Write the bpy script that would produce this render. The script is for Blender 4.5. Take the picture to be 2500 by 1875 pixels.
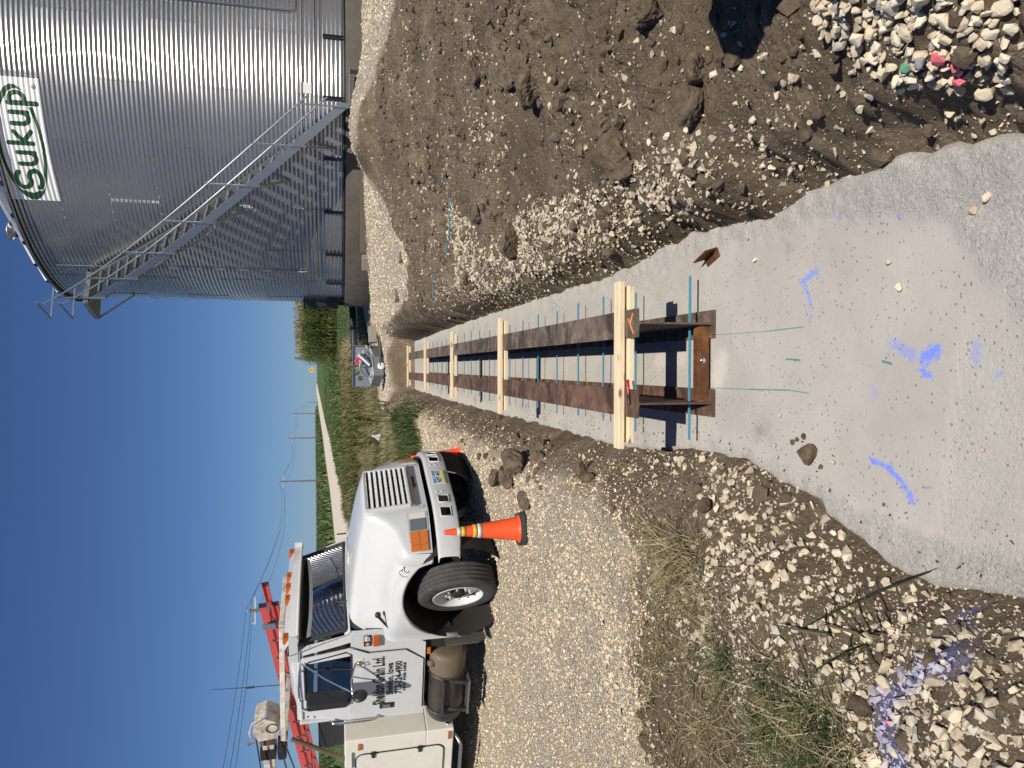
import bpy, bmesh, math, random
import numpy as np
from mathutils import Vector, Matrix

random.seed(7); RNG = np.random.default_rng(7)
scene = bpy.context.scene
for o in list(bpy.data.objects): bpy.data.objects.remove(o, do_unlink=True)
COL = scene.collection
R = math.radians

# ------------------------------------------------------------------ camera (held sideways: the sky is at the left of the frame)
EYE = 2.23; PITCH = R(13.3); ROLL = R(.3); FPX = 1805.0
cam_d = bpy.data.cameras.new('camera'); cam = bpy.data.objects.new('camera', cam_d); COL.objects.link(cam)
cp, sp, cr, sr = math.cos(PITCH), math.sin(PITCH), math.cos(ROLL), math.sin(ROLL)
cx_ = Vector((-sr, -cr*sp, -cr*cp)); cy_ = Vector((cr, -sr*sp, -sr*cp)); cz_ = Vector((0, -cp, sp))
cam.matrix_world = Matrix(((cx_.x,cy_.x,cz_.x,0),(cx_.y,cy_.y,cz_.y,0),(cx_.z,cy_.z,cz_.z,EYE),(0,0,0,1)))
cam_d.sensor_fit = 'HORIZONTAL'; cam_d.sensor_width = 36.0; cam_d.lens = 36.0*FPX/2500.0
cam_d.clip_start = .05; cam_d.clip_end = 6000
scene.camera = cam

# ------------------------------------------------------------------ sky, sun, exposure
SUN = Vector((.129, -.78, 1.0)).normalized()
world = bpy.data.worlds.new('World'); scene.world = world; world.use_nodes = True
wn = world.node_tree.nodes; wl = world.node_tree.links; wn.clear()
sky = wn.new('ShaderNodeTexSky'); sky.sky_type = 'NISHITA'; sky.sun_disc = False
sky.sun_elevation = math.asin(SUN.z); sky.sun_rotation = math.atan2(SUN.x, SUN.y)
sky.altitude = 400; sky.air_density = 1.0; sky.dust_density = .25; sky.ozone_density = 4.0
bg = wn.new('ShaderNodeBackground'); bg.inputs[1].default_value = .067
wo = wn.new('ShaderNodeOutputWorld'); tint = wn.new('ShaderNodeMix'); tint.data_type = 'RGBA'; tint.blend_type = 'MULTIPLY'; tint.inputs[0].default_value = 1.0; tint.inputs[7].default_value = (.56,.70,.97,1); wl.new(sky.outputs[0], tint.inputs[6]); wl.new(tint.outputs[2], bg.inputs[0]); wl.new(bg.outputs[0], wo.inputs[0])
sun_d = bpy.data.lights.new('sun', 'SUN'); sun = bpy.data.objects.new('sun', sun_d); COL.objects.link(sun)
sun_d.energy = 4.9; sun_d.angle = R(.53); sun_d.color = (1.0, .94, .84)
sun.rotation_euler = SUN.to_track_quat('Z', 'Y').to_euler(); sun.location = (3, -8, 12)
vs = scene.view_settings; vs.view_transform = 'Standard'; vs.look = 'None'; vs.exposure = 0.0; vs.gamma = 1.0; vs.use_curve_mapping = False

# ------------------------------------------------------------------ helpers
class MB:
    """collects faces of one mesh"""
    def __init__(s): s.v = []; s.f = []; s.m = []; s.sm = []
    def add(s, vs, fs, mi=0, sm=False):
        b = len(s.v); s.v += [tuple(p) for p in vs]
        for f in fs: s.f.append([b+i for i in f]); s.m.append(mi); s.sm.append(sm)
        return s
    def box(s, x0, x1, y0, y1, z0, z1, mi=0, T=None):
        P = [(x0,y0,z0),(x1,y0,z0),(x1,y1,z0),(x0,y1,z0),(x0,y0,z1),(x1,y0,z1),(x1,y1,z1),(x0,y1,z1)]
        if T: P = [T @ Vector(p) for p in P]
        return s.add(P, [(0,3,2,1),(4,5,6,7),(0,1,5,4),(1,2,6,5),(2,3,7,6),(3,0,4,7)], mi)
    def bar(s, a, b, w, h, up=(0,0,1), mi=0):
        """rectangular bar from a to b, w sideways, h along up"""
        a = Vector(a); b = Vector(b); d = (b-a).normalized(); u = Vector(up); sd = d.cross(u).normalized(); u = sd.cross(d).normalized()
        P = []
        for c in (a, b):
            for i, j in ((-1,-1),(1,-1),(1,1),(-1,1)): P.append(c + sd*(i*w/2) + u*(j*h/2))
        return s.add(P, [(0,1,2,3),(7,6,5,4),(0,4,5,1),(1,5,6,2),(2,6,7,3),(3,7,4,0)], mi)
    def tube(s, pts, r, n=8, mi=0, caps=True):
        pts = [Vector(p) for p in pts]; k = len(pts); rs = r if isinstance(r, (list, tuple)) else [r]*k
        P = []; prev = None
        for i, p in enumerate(pts):
            d = (pts[min(i+1,k-1)]-pts[max(i-1,0)]).normalized()
            if prev is None:
                a = Vector((0,0,1)) if abs(d.z) < .9 else Vector((1,0,0)); u = d.cross(a).normalized()
            else: u = (prev - d*prev.dot(d)).normalized()
            prev = u; w = d.cross(u)
            for j in range(n):
                t = 2*math.pi*j/n; P.append(p + (u*math.cos(t)+w*math.sin(t))*rs[i])
        F = [(i*n+j, i*n+(j+1)%n, (i+1)*n+(j+1)%n, (i+1)*n+j) for i in range(k-1) for j in range(n)]
        s.add(P, F, mi, True)
        if caps: s.add([P[j] for j in range(n)], [tuple(range(n-1,-1,-1))], mi); s.add([P[(k-1)*n+j] for j in range(n)], [tuple(range(n))], mi)
        return s
    def lathe(s, prof, n=24, T=None, mi=0, sm=True):
        P = []
        for r_, z_ in prof:
            for j in range(n):
                t = 2*math.pi*j/n; p = Vector((r_*math.cos(t), r_*math.sin(t), z_)); P.append(T @ p if T else p)
        F = [(i*n+j, i*n+(j+1)%n, (i+1)*n+(j+1)%n, (i+1)*n+j) for i in range(len(prof)-1) for j in range(n)]
        return s.add(P, F, mi, sm)
    def disc(s, r, z, n=24, T=None, mi=0):
        P = [Vector((r*math.cos(2*math.pi*j/n), r*math.sin(2*math.pi*j/n), z)) for j in range(n)]
        return s.add([T @ p for p in P] if T else P, [tuple(range(n))], mi)
    def prism(s, poly, h0, h1, fn, mi=0, sm=False):
        """2-D outline pushed from h0 to h1; fn(u, v, h) -> point"""
        n = len(poly)
        P = [fn(u, v, h0) for u, v in poly] + [fn(u, v, h1) for u, v in poly]
        s.add(P, [tuple(range(n-1,-1,-1)), tuple(range(n,2*n))], mi)
        return s.add(P, [(i, (i+1)%n, n+(i+1)%n, n+i) for i in range(n)], mi, sm)
    def grid(s, G, mi=0, sm=True, skip=None, flip=False):
        nu = len(G); nv = len(G[0]); P = [p for row in G for p in row]; F = []
        for i in range(nu-1):
            for j in range(nv-1):
                if skip and skip(i, j): continue
                q = (i*nv+j, i*nv+j+1, (i+1)*nv+j+1, (i+1)*nv+j); F.append(q[::-1] if flip else q)
        return s.add(P, F, mi, sm)
    def mesh(s, name):
        me = bpy.data.meshes.new(name); me.from_pydata([tuple(p) for p in s.v], [], s.f)
        me.polygons.foreach_set('material_index', s.m); me.polygons.foreach_set('use_smooth', s.sm); me.update()
        return me
    def build(s, name, mats, parent=None, bevel=0, seg=2, fixn=False):
        me = s.mesh(name)
        if fixn:
            bm = bmesh.new(); bm.from_mesh(me); bmesh.ops.remove_doubles(bm, verts=bm.verts, dist=1e-5)
            bmesh.ops.recalc_face_normals(bm, faces=bm.faces); bm.to_mesh(me); bm.free()
        return link(name, me, mats, parent, bevel, seg)

def link(name, me, mats, parent=None, bevel=0, seg=2):
    if not isinstance(mats, (list, tuple)): mats = [mats]
    if len(me.materials) == 0:
        for m in mats: me.materials.append(m)
    o = bpy.data.objects.new(name, me); COL.objects.link(o)
    if parent: o.parent = parent
    if bevel:
        b = o.modifiers.new('bevel', 'BEVEL'); b.width = bevel; b.segments = seg; b.limit_method = 'ANGLE'; b.angle_limit = R(35); b.harden_normals = False
    return o

def tag(o, label, cat, group=None, kind=None):
    if label: o['label'] = label
    if cat: o['category'] = cat
    if group: o['group'] = group
    if kind: o['kind'] = kind
    return o
def struct(o): o['kind'] = 'structure'; return o
def thing(name, label, cat, loc=(0,0,0), rz=0, group=None, rot=None):
    o = bpy.data.objects.new(name, None); COL.objects.link(o); o.empty_display_size = .1
    o.location = loc; o.rotation_euler = rot if rot else (0, 0, rz)
    return tag(o, label, cat, group)
def copy_tree(o, parent=None):
    c = o.copy(); COL.objects.link(c)
    if parent: c.parent = parent
    for ch in [q for q in bpy.data.objects if q.parent == o]: copy_tree(ch, c)
    return c
def np_mesh(name, V, F, smooth=False, attrs=None):
    """mesh from numpy arrays: V (n,3), F (m,3|4)"""
    me = bpy.data.meshes.new(name); V = np.asarray(V, np.float32); F = np.asarray(F, np.int32); k = F.shape[1]
    me.vertices.add(len(V)); me.vertices.foreach_set('co', V.ravel())
    me.loops.add(F.size); me.loops.foreach_set('vertex_index', F.ravel())
    me.polygons.add(len(F)); me.polygons.foreach_set('loop_start', np.arange(0, F.size, k, dtype=np.int32))
    me.polygons.foreach_set('use_smooth', np.full(len(F), smooth)); me.update(calc_edges=True)
    for n_, a in (attrs or {}).items():
        a = np.asarray(a, np.float32)
        if a.ndim == 1: at = me.attributes.new(n_, 'FLOAT', 'POINT'); at.data.foreach_set('value', a)
        else: at = me.attributes.new(n_, 'FLOAT_COLOR', 'POINT'); at.data.foreach_set('color', np.hstack([a, np.ones((len(a),1),np.float32)]).ravel() if a.shape[1]==3 else a.ravel())
    return me
def text_mesh(txt, size=1.0, bold=0.0, sx=1.0, shear=0.0, spacing=1.0, extrude=0.0):
    c = bpy.data.curves.new('t', 'FONT'); c.body = txt; c.size = size; c.offset = bold; c.shear = shear; c.space_character = spacing
    c.align_x = 'CENTER'; c.align_y = 'CENTER'; c.resolution_u = 4; c.extrude = extrude
    o = bpy.data.objects.new('t', c); COL.objects.link(o)
    dg = bpy.context.evaluated_depsgraph_get(); dg.update()
    me = bpy.data.meshes.new_from_object(o.evaluated_get(dg)); bpy.data.objects.remove(o); bpy.data.curves.remove(c)
    for v in me.vertices: v.co.x *= sx
    me.materials.clear()
    return me
def place_mesh(me, fn):
    for v in me.vertices: v.co = fn(v.co.x, v.co.y, v.co.z)
    me.update(); return me
def mix(a, b, t): return tuple(a[i]+(b[i]-a[i])*t for i in range(len(a)))
# ------------------------------------------------------------------ materials
class NT:
    def __init__(s, name):
        s.mat = bpy.data.materials.new(name); s.mat.use_nodes = True; s.t = s.mat.node_tree; s.t.nodes.clear()
        s.out = s.t.nodes.new('ShaderNodeOutputMaterial'); s.b = s.t.nodes.new('ShaderNodeBsdfPrincipled')
        s.t.links.new(s.b.outputs[0], s.out.inputs[0])
    def n(s, typ, **kw):
        nd = s.t.nodes.new(typ)
        for k, v in kw.items(): setattr(nd, k, v)
        return nd
    def l(s, a, b): s.t.links.new(a, b)
    def put(s, sock, v):
        if hasattr(v, 'is_linked') or hasattr(v, 'links'): s.l(v, sock)
        else: sock.default_value = v
    def coord(s, which='Object'): return s.n('ShaderNodeTexCoord').outputs[which]
    def pos(s): return s.n('ShaderNodeNewGeometry').outputs['Position']
    def mapv(s, vec, scale=(1,1,1), rot=(0,0,0), loc=(0,0,0)):
        m = s.n('ShaderNodeMapping'); s.l(vec, m.inputs[0]); m.inputs['Scale'].default_value = scale; m.inputs['Rotation'].default_value = rot; m.inputs['Location'].default_value = loc
        return m.outputs[0]
    def noise(s, vec, scale, detail=4, rough=.55, dist=0):
        m = s.n('ShaderNodeTexNoise'); s.l(vec, m.inputs['Vector']); m.inputs['Scale'].default_value = scale; m.inputs['Detail'].default_value = detail
        m.inputs['Roughness'].default_value = rough; m.inputs['Distortion'].default_value = dist; return m.outputs[0]
    def voro(s, vec, scale, feat='F1', out=0, rnd=1):
        m = s.n('ShaderNodeTexVoronoi', feature=feat); s.l(vec, m.inputs['Vector']); m.inputs['Scale'].default_value = scale; m.inputs['Randomness'].default_value = rnd; return m.outputs[out]
    def math(s, op, a, b=0.0, clamp=False):
        m = s.n('ShaderNodeMath', operation=op, use_clamp=clamp); s.put(m.inputs[0], a); s.put(m.inputs[1], b); return m.outputs[0]
    def ramp(s, fac, stops, interp='LINEAR'):
        m = s.n('ShaderNodeValToRGB'); m.color_ramp.interpolation = interp; s.l(fac, m.inputs[0]); e = m.color_ramp.elements
        while len(e) < len(stops): e.new(.5)
        for i, (p, c) in enumerate(stops): e[i].position = p; e[i].color = (c, c, c, 1) if isinstance(c, (int, float)) else (*c, 1)
        return m.outputs[0]
    def mixc(s, f, a, b, mode='MIX'):
        m = s.n('ShaderNodeMix', data_type='RGBA', blend_type=mode); s.put(m.inputs[0], f)
        for sock, v in ((m.inputs[6], a), (m.inputs[7], b)):
            if isinstance(v, tuple): sock.default_value = (*v, 1) if len(v) == 3 else v
            else: s.l(v, sock)
        return m.outputs[2]
    def attr(s, name, out='Fac'): m = s.n('ShaderNodeAttribute', attribute_name=name); return m.outputs[out]
    def rnd(s): return s.n('ShaderNodeObjectInfo').outputs['Random']
    def bump(s, h, strength=.3, dist=.01, prev=None):
        m = s.n('ShaderNodeBump'); m.inputs['Strength'].default_value = strength; m.inputs['Distance'].default_value = dist; s.l(h, m.inputs['Height'])
        if prev is not None: s.l(prev, m.inputs['Normal'])
        return m.outputs[0]
    def fin(s, col=None, rough=None, metal=None, normal=None, spec=None, coat=None, trans=None, ior=None):
        for k, v in (('Base Color', col), ('Roughness', rough), ('Metallic', metal), ('Normal', normal), ('Specular IOR Level', spec), ('Coat Weight', coat), ('Transmission Weight', trans), ('IOR', ior)):
            if v is None: continue
            if isinstance(v, tuple): v = (*v, 1)
            s.put(s.b.inputs[k], v)
        return s.mat
    def seg(s, vec, a, b):
        """distance to a line segment in the xy plane"""
        def vm(op, x, y=None):
            m = s.n('ShaderNodeVectorMath', operation=op)
            for i, q in enumerate((x, y)):
                if q is None: continue
                if isinstance(q, tuple): m.inputs[i].default_value = q
                else: s.l(q, m.inputs[i])
            return m
        ba = (b[0]-a[0], b[1]-a[1], 0.0); L = ba[0]**2+ba[1]**2
        if L < 1e-9: ba = (1e-4, 0, 0); L = 1e-8
        pa = vm('SUBTRACT', vec, (a[0], a[1], 0.0)).outputs[0]
        h = s.math('MULTIPLY', vm('DOT_PRODUCT', pa, ba).outputs['Value'], 1/L, True)
        sc = s.n('ShaderNodeVectorMath', operation='SCALE'); sc.inputs[0].default_value = ba; s.l(h, sc.inputs['Scale'])
        return vm('LENGTH', vm('SUBTRACT', pa, sc.outputs[0]).outputs[0]).outputs['Value']
    def flat(s, vec):
        return s.mapv(vec, (1,1,0))
    def strokes(s, vec, segs, wob=.02, wscale=30, soft=.6):
        """painted marks: list of (a, b, radius, strength)"""
        p = s.flat(vec); nz = s.noise(vec, wscale, 4, .65); tot = None
        for a, b, r_, st in segs:
            d = s.math('ADD', s.seg(p, a, b), s.math('MULTIPLY', s.math('SUBTRACT', nz, .5), wob*2))
            m = s.n('ShaderNodeMapRange', interpolation_type='SMOOTHSTEP'); s.l(d, m.inputs[0]); m.inputs[1].default_value = r_; m.inputs[2].default_value = r_*soft; m.inputs[3].default_value = 0; m.inputs[4].default_value = st
            tot = m.outputs[0] if tot is None else s.math('MAXIMUM', tot, m.outputs[0])
        return tot

M = {}
def simple(name, col, rough=.5, metal=0.0, var=.0, scale=20, bump=0.0, coat=None, spec=None, dirt=None):
    t = NT(name); c = t.coord(); nz = t.noise(c, scale, 5, .6)
    colr = t.mixc(t.math('MULTIPLY', nz, var), col, tuple(x*.45 for x in col)) if var else col
    if dirt:
        dn = t.ramp(t.noise(c, dirt[1], 6, .7), [(.45, 0.0), (.75, dirt[2])]); colr = t.mixc(dn, colr, dirt[0])
    M[name] = t.fin(colr, rough, metal, t.bump(nz, bump, .004) if bump else None, spec, coat)
    return M[name]

PAINT_BLUE = (.16, .26, .88)
# ---- concrete
t = NT('concrete'); p = t.pos(); n1 = t.noise(p, 2.2, 6, .6); n2 = t.noise(p, 60, 5, .65); rough_a = t.attr('rough')
base = t.mixc(t.ramp(n1, [(.3, 0.0), (.7, 1.0)]), (.43, .405, .368), (.53, .50, .455))
base = t.mixc(t.math('MULTIPLY', n2, .35), base, (.30, .28, .255))
pv = t.n('ShaderNodeTexVoronoi'); t.l(t.mapv(p, (1,1,.2)), pv.inputs['Vector']); pv.inputs['Scale'].default_value = 33
pit = t.math('MULTIPLY', t.ramp(pv.outputs['Distance'], [(.12, 1.0), (.22, 0.0)]), 1.0)
sepc = t.n('ShaderNodeSeparateColor'); t.l(pv.outputs['Color'], sepc.inputs[0])
pit = t.math('MULTIPLY', pit, t.ramp(sepc.outputs[0], [(.24, 0.0), (.28, 1.0)]))
pit = t.math('MULTIPLY', pit, t.ramp(t.noise(p, 3.1, 3, .6), [(.34, .3), (.52, 1.0)]))
pv2 = t.voro(p, 95, out=0); pit2 = t.math('MULTIPLY', t.ramp(pv2, [(.08, 1.0), (.2, 0.0)]), t.ramp(t.noise(p, 9, 3), [(.5, 0.0), (.62, .7)]))
pits = t.math('MAXIMUM', pit, pit2)
base = t.mixc(t.math('MULTIPLY', pits, .60), base, (.16, .145, .125))
smear = t.math('MULTIPLY', t.ramp(t.noise(p, 2.6, 7, .72), [(.56, 0.0), (.72, .8)]), t.ramp(t.attr('edge'), [(.15, 0.0), (.8, 1.0)]))
base = t.mixc(smear, base, (.12, .095, .07))
drym = t.strokes(p, [((.13,4.0),(.02,4.05),.11,.75),((.16,4.5),(.16,4.9),.09,.5)], .05, 14, .2)
base = t.mixc(drym, base, (.62, .57, .52))
blue = t.strokes(p, [((.494,3.218),(.530,3.102),.026,.75),((.49,3.2),(.389,3.156),.022,.6),((.389,3.156),(.312,3.149),.012,.55),((.095,2.435),(.118,2.385),.045,1.0),((.155,2.60),(.105,2.5),.035,.55),((.049,2.459),(.022,2.41),.022,.9),((-.335,2.73),(-.358,2.633),.018,.95),((-.358,2.633),(-.40,2.567),.024,1.0),((-.40,2.567),(-.475,2.495),.026,.8),((.751,2.949),(.755,2.93),.016,.6),((.672,2.571),(.68,2.56),.018,.6),((.08,2.2),(.13,2.2),.035,.45),((.02,2.12),(.03,2.1),.018,.6),((-.02,2.75),(-.05,2.7),.02,.25)], .045, 42, .15)
grn = t.strokes(p, [((.292,4.10),(.274,3.53),.0032,.7),((.274,3.53),(.273,3.204),.004,.8),((-.031,4.135),(-.037,3.689),.0035,.75),((-.037,3.689),(-.039,3.321),.005,.85),((-.039,3.321),(-.053,3.167),.0035,.8),((.12,3.35),(.111,3.237),.006,.9),((.087,2.665),(.075,2.613),.007,.9),((.378,3.901),(.229,3.902),.004,.55)], .0025, 60, .5)
blue = t.math('MULTIPLY', blue, t.ramp(t.noise(p, 150, 4, .7), [(.32, .3), (.50, 1.0)]))
base = t.mixc(t.math('MULTIPLY', blue, t.math('SUBTRACT', 1.0, t.math('MULTIPLY', pits, .7))), base, PAINT_BLUE)
base = t.mixc(grn, base, (.06, .23, .19))
crev = t.math('MULTIPLY', t.ramp(t.noise(p, 55, 6, .7, 1.0), [(.34, 1.0), (.48, 0.0)]), t.ramp(rough_a, [(.25, 0.0), (.8, .38)]))
base = t.mixc(t.math('MULTIPLY', rough_a, .55), base, (.66,.635,.59)); base = t.mixc(crev, base, (.26, .245, .225))
hgt = t.math('SUBTRACT', t.math('MULTIPLY', n2, .35), t.math('MULTIPLY', pits, .9))
rb = t.math('MULTIPLY', t.noise(p, 48, 6, .72, 1.4), rough_a)
M['concrete'] = t.fin(base, .88, 0.0, t.bump(rb, 1.0, .016, t.bump(hgt, .55, .006)), .3)

# ---- soil, gravel, turf: one ground sheet, what grows or lies where comes from the painted cover attribute
t = NT('ground'); p = t.pos(); cov = t.attr('cover', 'Color'); sc = t.n('ShaderNodeSeparateColor'); t.l(cov, sc.inputs[0])
nA = t.noise(p, 1.7, 6, .6); nB = t.noise(p, 24, 6, .7); nC = t.noise(p, 120, 4, .7)
soil = t.ramp(nA, [(.28, (.120,.089,.062)), (.50, (.212,.161,.114)), (.72, (.330,.262,.192))])
soil = t.mixc(t.ramp(nB, [(.46, 0.0), (.74, .7)]), soil, (.080,.057,.039))
soil = t.mixc(t.ramp(t.noise(p, .9, 3), [(.5, 0.0), (.68, .5)]), soil, (.225,.172,.105))
specks = t.math('MULTIPLY', t.ramp(t.voro(p, 55), [(.11, 1.0), (.24, 0.0)]), t.ramp(t.noise(p, 4, 5, .65), [(.36, 0.0), (.60, .95)]))
soil = t.mixc(specks, soil, (.50,.44,.35))
vg = t.n('ShaderNodeTexVoronoi'); t.l(p, vg.inputs['Vector']); vg.inputs['Scale'].default_value = 66
vs2 = t.n('ShaderNodeSeparateColor'); t.l(vg.outputs['Color'], vs2.inputs[0])
grav = t.ramp(vs2.outputs[0], [(.0,(.46,.37,.26)),(.3,(.66,.56,.41)),(.65,(.76,.67,.52)),(.85,(.82,.75,.62)),(.93,(.34,.33,.32)),(1,(.25,.25,.26))])
grav = t.mixc(t.ramp(vg.outputs['Distance'], [(.35, 0.0), (.85, .5)]), grav, (.40,.33,.25))
gdirt = t.ramp(t.noise(p, 1.3, 5, .65), [(.50, 0.0), (.8, .5)])
grav = t.mixc(gdirt, grav, (.40,.33,.25))
turf = t.ramp(t.noise(p, 6, 5), [(.3, (.085,.080,.040)), (.6, (.17,.145,.080)), (.8, (.23,.19,.115))])
farg = t.ramp(t.noise(t.mapv(p, (.05,.02,1)), 3, 6, .65), [(.3, (.055,.095,.034)), (.55, (.085,.128,.045)), (.8, (.14,.155,.065))])
col = t.mixc(sc.outputs[0], soil, grav); col = t.mixc(sc.outputs[1], col, turf); col = t.mixc(sc.outputs[2], col, farg)
bl = t.strokes(p, [((-.90,2.00),(-1.0,2.14),.06,.34),((-1.0,2.14),(-1.13,2.23),.08,.30),((-1.13,2.23),(-1.26,2.12),.11,.36),((-.82,2.14),(-.88,2.06),.04,.5)], .15, 60, .0)
col = t.mixc(bl, col, PAINT_BLUE)
vh = t.math('MULTIPLY', vg.outputs['Distance'], t.math('MULTIPLY', sc.outputs[0], -.7))
crumb = t.math('MULTIPLY', t.math('SUBTRACT', 1.0, t.voro(p, 38)), t.math('MULTIPLY', t.ramp(t.noise(p, 3.3, 4), [(.35, .1), (.65, 1.0)]), t.math('SUBTRACT', 1.0, sc.outputs[0])))
h = t.math('ADD', t.math('ADD', t.math('ADD', t.math('MULTIPLY', nB, 1.1), t.math('MULTIPLY', nC, .45)), vh), t.math('MULTIPLY', crumb, .55))
M['ground'] = t.fin(col, .95, 0.0, t.bump(h, 1.0, .042), .2)

# ---- loose stone
def stone_mat(name, tint, dirt=.35, paint=None):
    t = NT(name); p = t.pos(); r_ = t.attr('rnd'); o = t.n('ShaderNodeObjectInfo').outputs['Random']
    rr = t.math('FRACT', t.math('ADD', r_, o))
    c = t.ramp(rr, [(0,(.36,.31,.24)),(.2,(.50,.43,.32)),(.5,(.61,.54,.42)),(.78,(.68,.63,.54)),(.9,(.44,.42,.40)),(.96,(.27,.27,.28)),(1,(.40,.29,.18))])
    c = t.mixc(.3, c, (.55,.48,.37)); c = t.mixc(1.0, c, tint, 'MULTIPLY')
    c = t.mixc(t.ramp(t.noise(p, 38, 5, .7), [(.45, 0.0), (.8, dirt)]), c, (.17,.135,.10))
    if paint:
        c = t.mixc(t.strokes(p, paint[0], .13, 44, .0), c, PAINT_BLUE); c = t.mixc(t.strokes(p, paint[1], .02, 40, .4), c, (.80,.12,.17))
    return t.fin(c, .9, 0.0, t.bump(t.noise(p, 70, 5, .7), .7, .008), .25)
# truck paint: dust and dried splashes low on the body
t = NT('white_paint'); c = t.coord(); sx_ = t.n('ShaderNodeSeparateXYZ'); t.l(c, sx_.inputs[0])
low = t.n('ShaderNodeMapRange', interpolation_type='SMOOTHSTEP'); t.l(sx_.outputs[2], low.inputs[0]); low.inputs[1].default_value = 1.25; low.inputs[2].default_value = .45; low.inputs[3].default_value = .06; low.inputs[4].default_value = .30
sp_ = t.ramp(t.noise(c, 16, 7, .75), [(.44, 0.0), (.70, 1.0)]); st_r = t.ramp(t.noise(t.mapv(c, (9,9,.9)), 2.2, 5, .6), [(.50, 0.0), (.75, .6)])
dm = t.math('MULTIPLY', t.math('MAXIMUM', sp_, st_r), low.outputs[0])
M['white_paint'] = t.fin(t.mixc(dm, (.60,.61,.605), (.38,.33,.26)), t.math('ADD', .24, t.math('MULTIPLY', dm, .5)), 0.0, None, .5, .4)
M['stone'] = stone_mat('stone', (1.1,1.07,1.0), .40, ([((-.90,2.00),(-1.0,2.14),.07,.38),((-1.0,2.14),(-1.13,2.23),.09,.32),((-1.13,2.23),(-1.26,2.12),.12,.40)], [((-1.155,2.155),(-1.16,2.16),.02,.9),((1.02,2.0),(1.0,2.0),.012,.0)]))
M['stone_pale'] = stone_mat('stone_pale', (1.28,1.25,1.18), .10)
M['stone_lot'] = stone_mat('stone_lot', (1.52,1.38,1.16), .06)
simple('stone_pink', (.75,.16,.20), .9, var=.5, scale=30); simple('stone_green', (.15,.42,.25), .9, var=.8, scale=30); simple('stone_grey', (.36,.36,.39), .9, var=.5, scale=30)
t = NT('clod'); p = t.pos(); M['clod'] = t.fin(t.ramp(t.noise(p, 14, 6, .7), [(.3,(.090,.065,.045)),(.55,(.180,.135,.096)),(.8,(.285,.226,.168))]), .97, 0.0, t.bump(t.noise(p, 40, 6, .75), 1.0, .02), .15)

# ---- metals
def galv(name, base=(.62,.645,.67), ro=.34, spang=True, metal=.85):
    t = NT(name); c = t.coord(); o = t.rnd(); v = t.voro(c, 55, out=1); s_ = t.n('ShaderNodeSeparateColor'); t.l(v, s_.inputs[0])
    n_ = t.noise(c, 1.4, 5, .6)
    k = t.math('ADD', t.math('MULTIPLY', s_.outputs[0], .16), t.math('ADD', t.math('MULTIPLY', o, .16), t.math('MULTIPLY', n_, .3)))
    cc = t.mixc(k, base, tuple(x*.62 for x in base))
    return t.fin(cc, t.math('ADD', ro-.06, t.math('MULTIPLY', n_, .16)), metal)
M['galv'] = galv('galv', (.40,.415,.43), .36, metal=.8); M['galv_dull'] = galv('galv_dull', (.30,.31,.32), .5, metal=.7); M['galv_sheet'] = galv('galv_sheet', (.46,.47,.48), .19, metal=.78)
def rust_mat(name, a, b, c_, sc=5, streak=True):
    t = NT(name); c = t.coord(); n1 = t.noise(t.mapv(c, (1, 3.5 if streak else 1, 1)), sc, 7, .68); n2 = t.noise(c, 45, 5, .7); n3 = t.noise(t.mapv(c, (1,2.2,1)), 1.6, 4, .6)
    col = t.ramp(n1, [(.30, a), (.52, b), (.70, c_)]); col = t.mixc(t.ramp(n3, [(.50, 0.0), (.56, .6)]), col, tuple(x*.45 for x in a))
    n4 = t.noise(t.mapv(c, (1.2,1,1)), 3.0, 5, .6); col = t.mixc(t.ramp(n4, [(.52,0.0),(.64,.75)]), col, c_); col = t.mixc(t.ramp(t.noise(c, 11, 6, .75), [(.5,0.0),(.68,.6)]), col, tuple(min(1,x*1.5) for x in c_))
    col = t.mixc(t.math('MULTIPLY', n2, .45), col, tuple(x*.4 for x in b))
    return t.fin(col, .72, .15, t.bump(n2, .35, .003), .35)
M['rust'] = rust_mat('rust', (.060,.042,.034), (.150,.088,.062), (.27,.150,.098), 4.2); M['rust_grey'] = rust_mat('rust_grey', (.055,.044,.037), (.150,.112,.085), (.28,.22,.165), 4.2)
M['rust_raw'] = rust_mat('rust_raw', (.07,.032,.016), (.15,.062,.025), (.25,.105,.038), 9, False)
t = NT('rebar_blue'); c = t.coord(); w = t.n('ShaderNodeTexWave', wave_type='BANDS', bands_direction='X'); t.l(c, w.inputs[0]); w.inputs['Scale'].default_value = 34; w.inputs['Distortion'].default_value = .3
M['rebar_blue'] = t.fin(t.mixc(t.noise(c, 60, 3), (.045,.23,.34), (.075,.33,.46)), .42, 0.0, t.bump(w.outputs[0], .9, .003), .5)

# ---- lumber
t = NT('lumber'); c = t.coord(); o = t.rnd(); off = t.n('ShaderNodeVectorMath', operation='ADD'); cmb = t.n('ShaderNodeCombineXYZ'); t.l(t.math('MULTIPLY', o, 9.0), cmb.inputs[0]); t.l(t.math('MULTIPLY', o, 4.0), cmb.inputs[1]); t.l(c, off.inputs[0]); t.l(cmb.outputs[0], off.inputs[1]); q = off.outputs[0]
gr = t.noise(t.mapv(q, (1.5, 26, 26)), 3.2, 6, .6, .6); bd = t.noise(t.mapv(q, (.6,7,7)), 3, 3, .5)
kn = t.n('ShaderNodeTexVoronoi'); t.l(t.mapv(q, (4.2, 11, 11)), kn.inputs['Vector']); kn.inputs['Scale'].default_value = 1.0
col = t.ramp(gr, [(.3,(.70,.53,.32)),(.5,(.79,.64,.42)),(.72,(.84,.72,.52))]); col = t.mixc(t.ramp(bd, [(.5,0.0),(.7,.35)]), col, (.66,.42,.24))
col = t.mixc(t.ramp(kn.outputs['Distance'], [(.075, .92), (.13, .25), (.2, 0.0)]), col, (.20,.10,.05))
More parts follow.
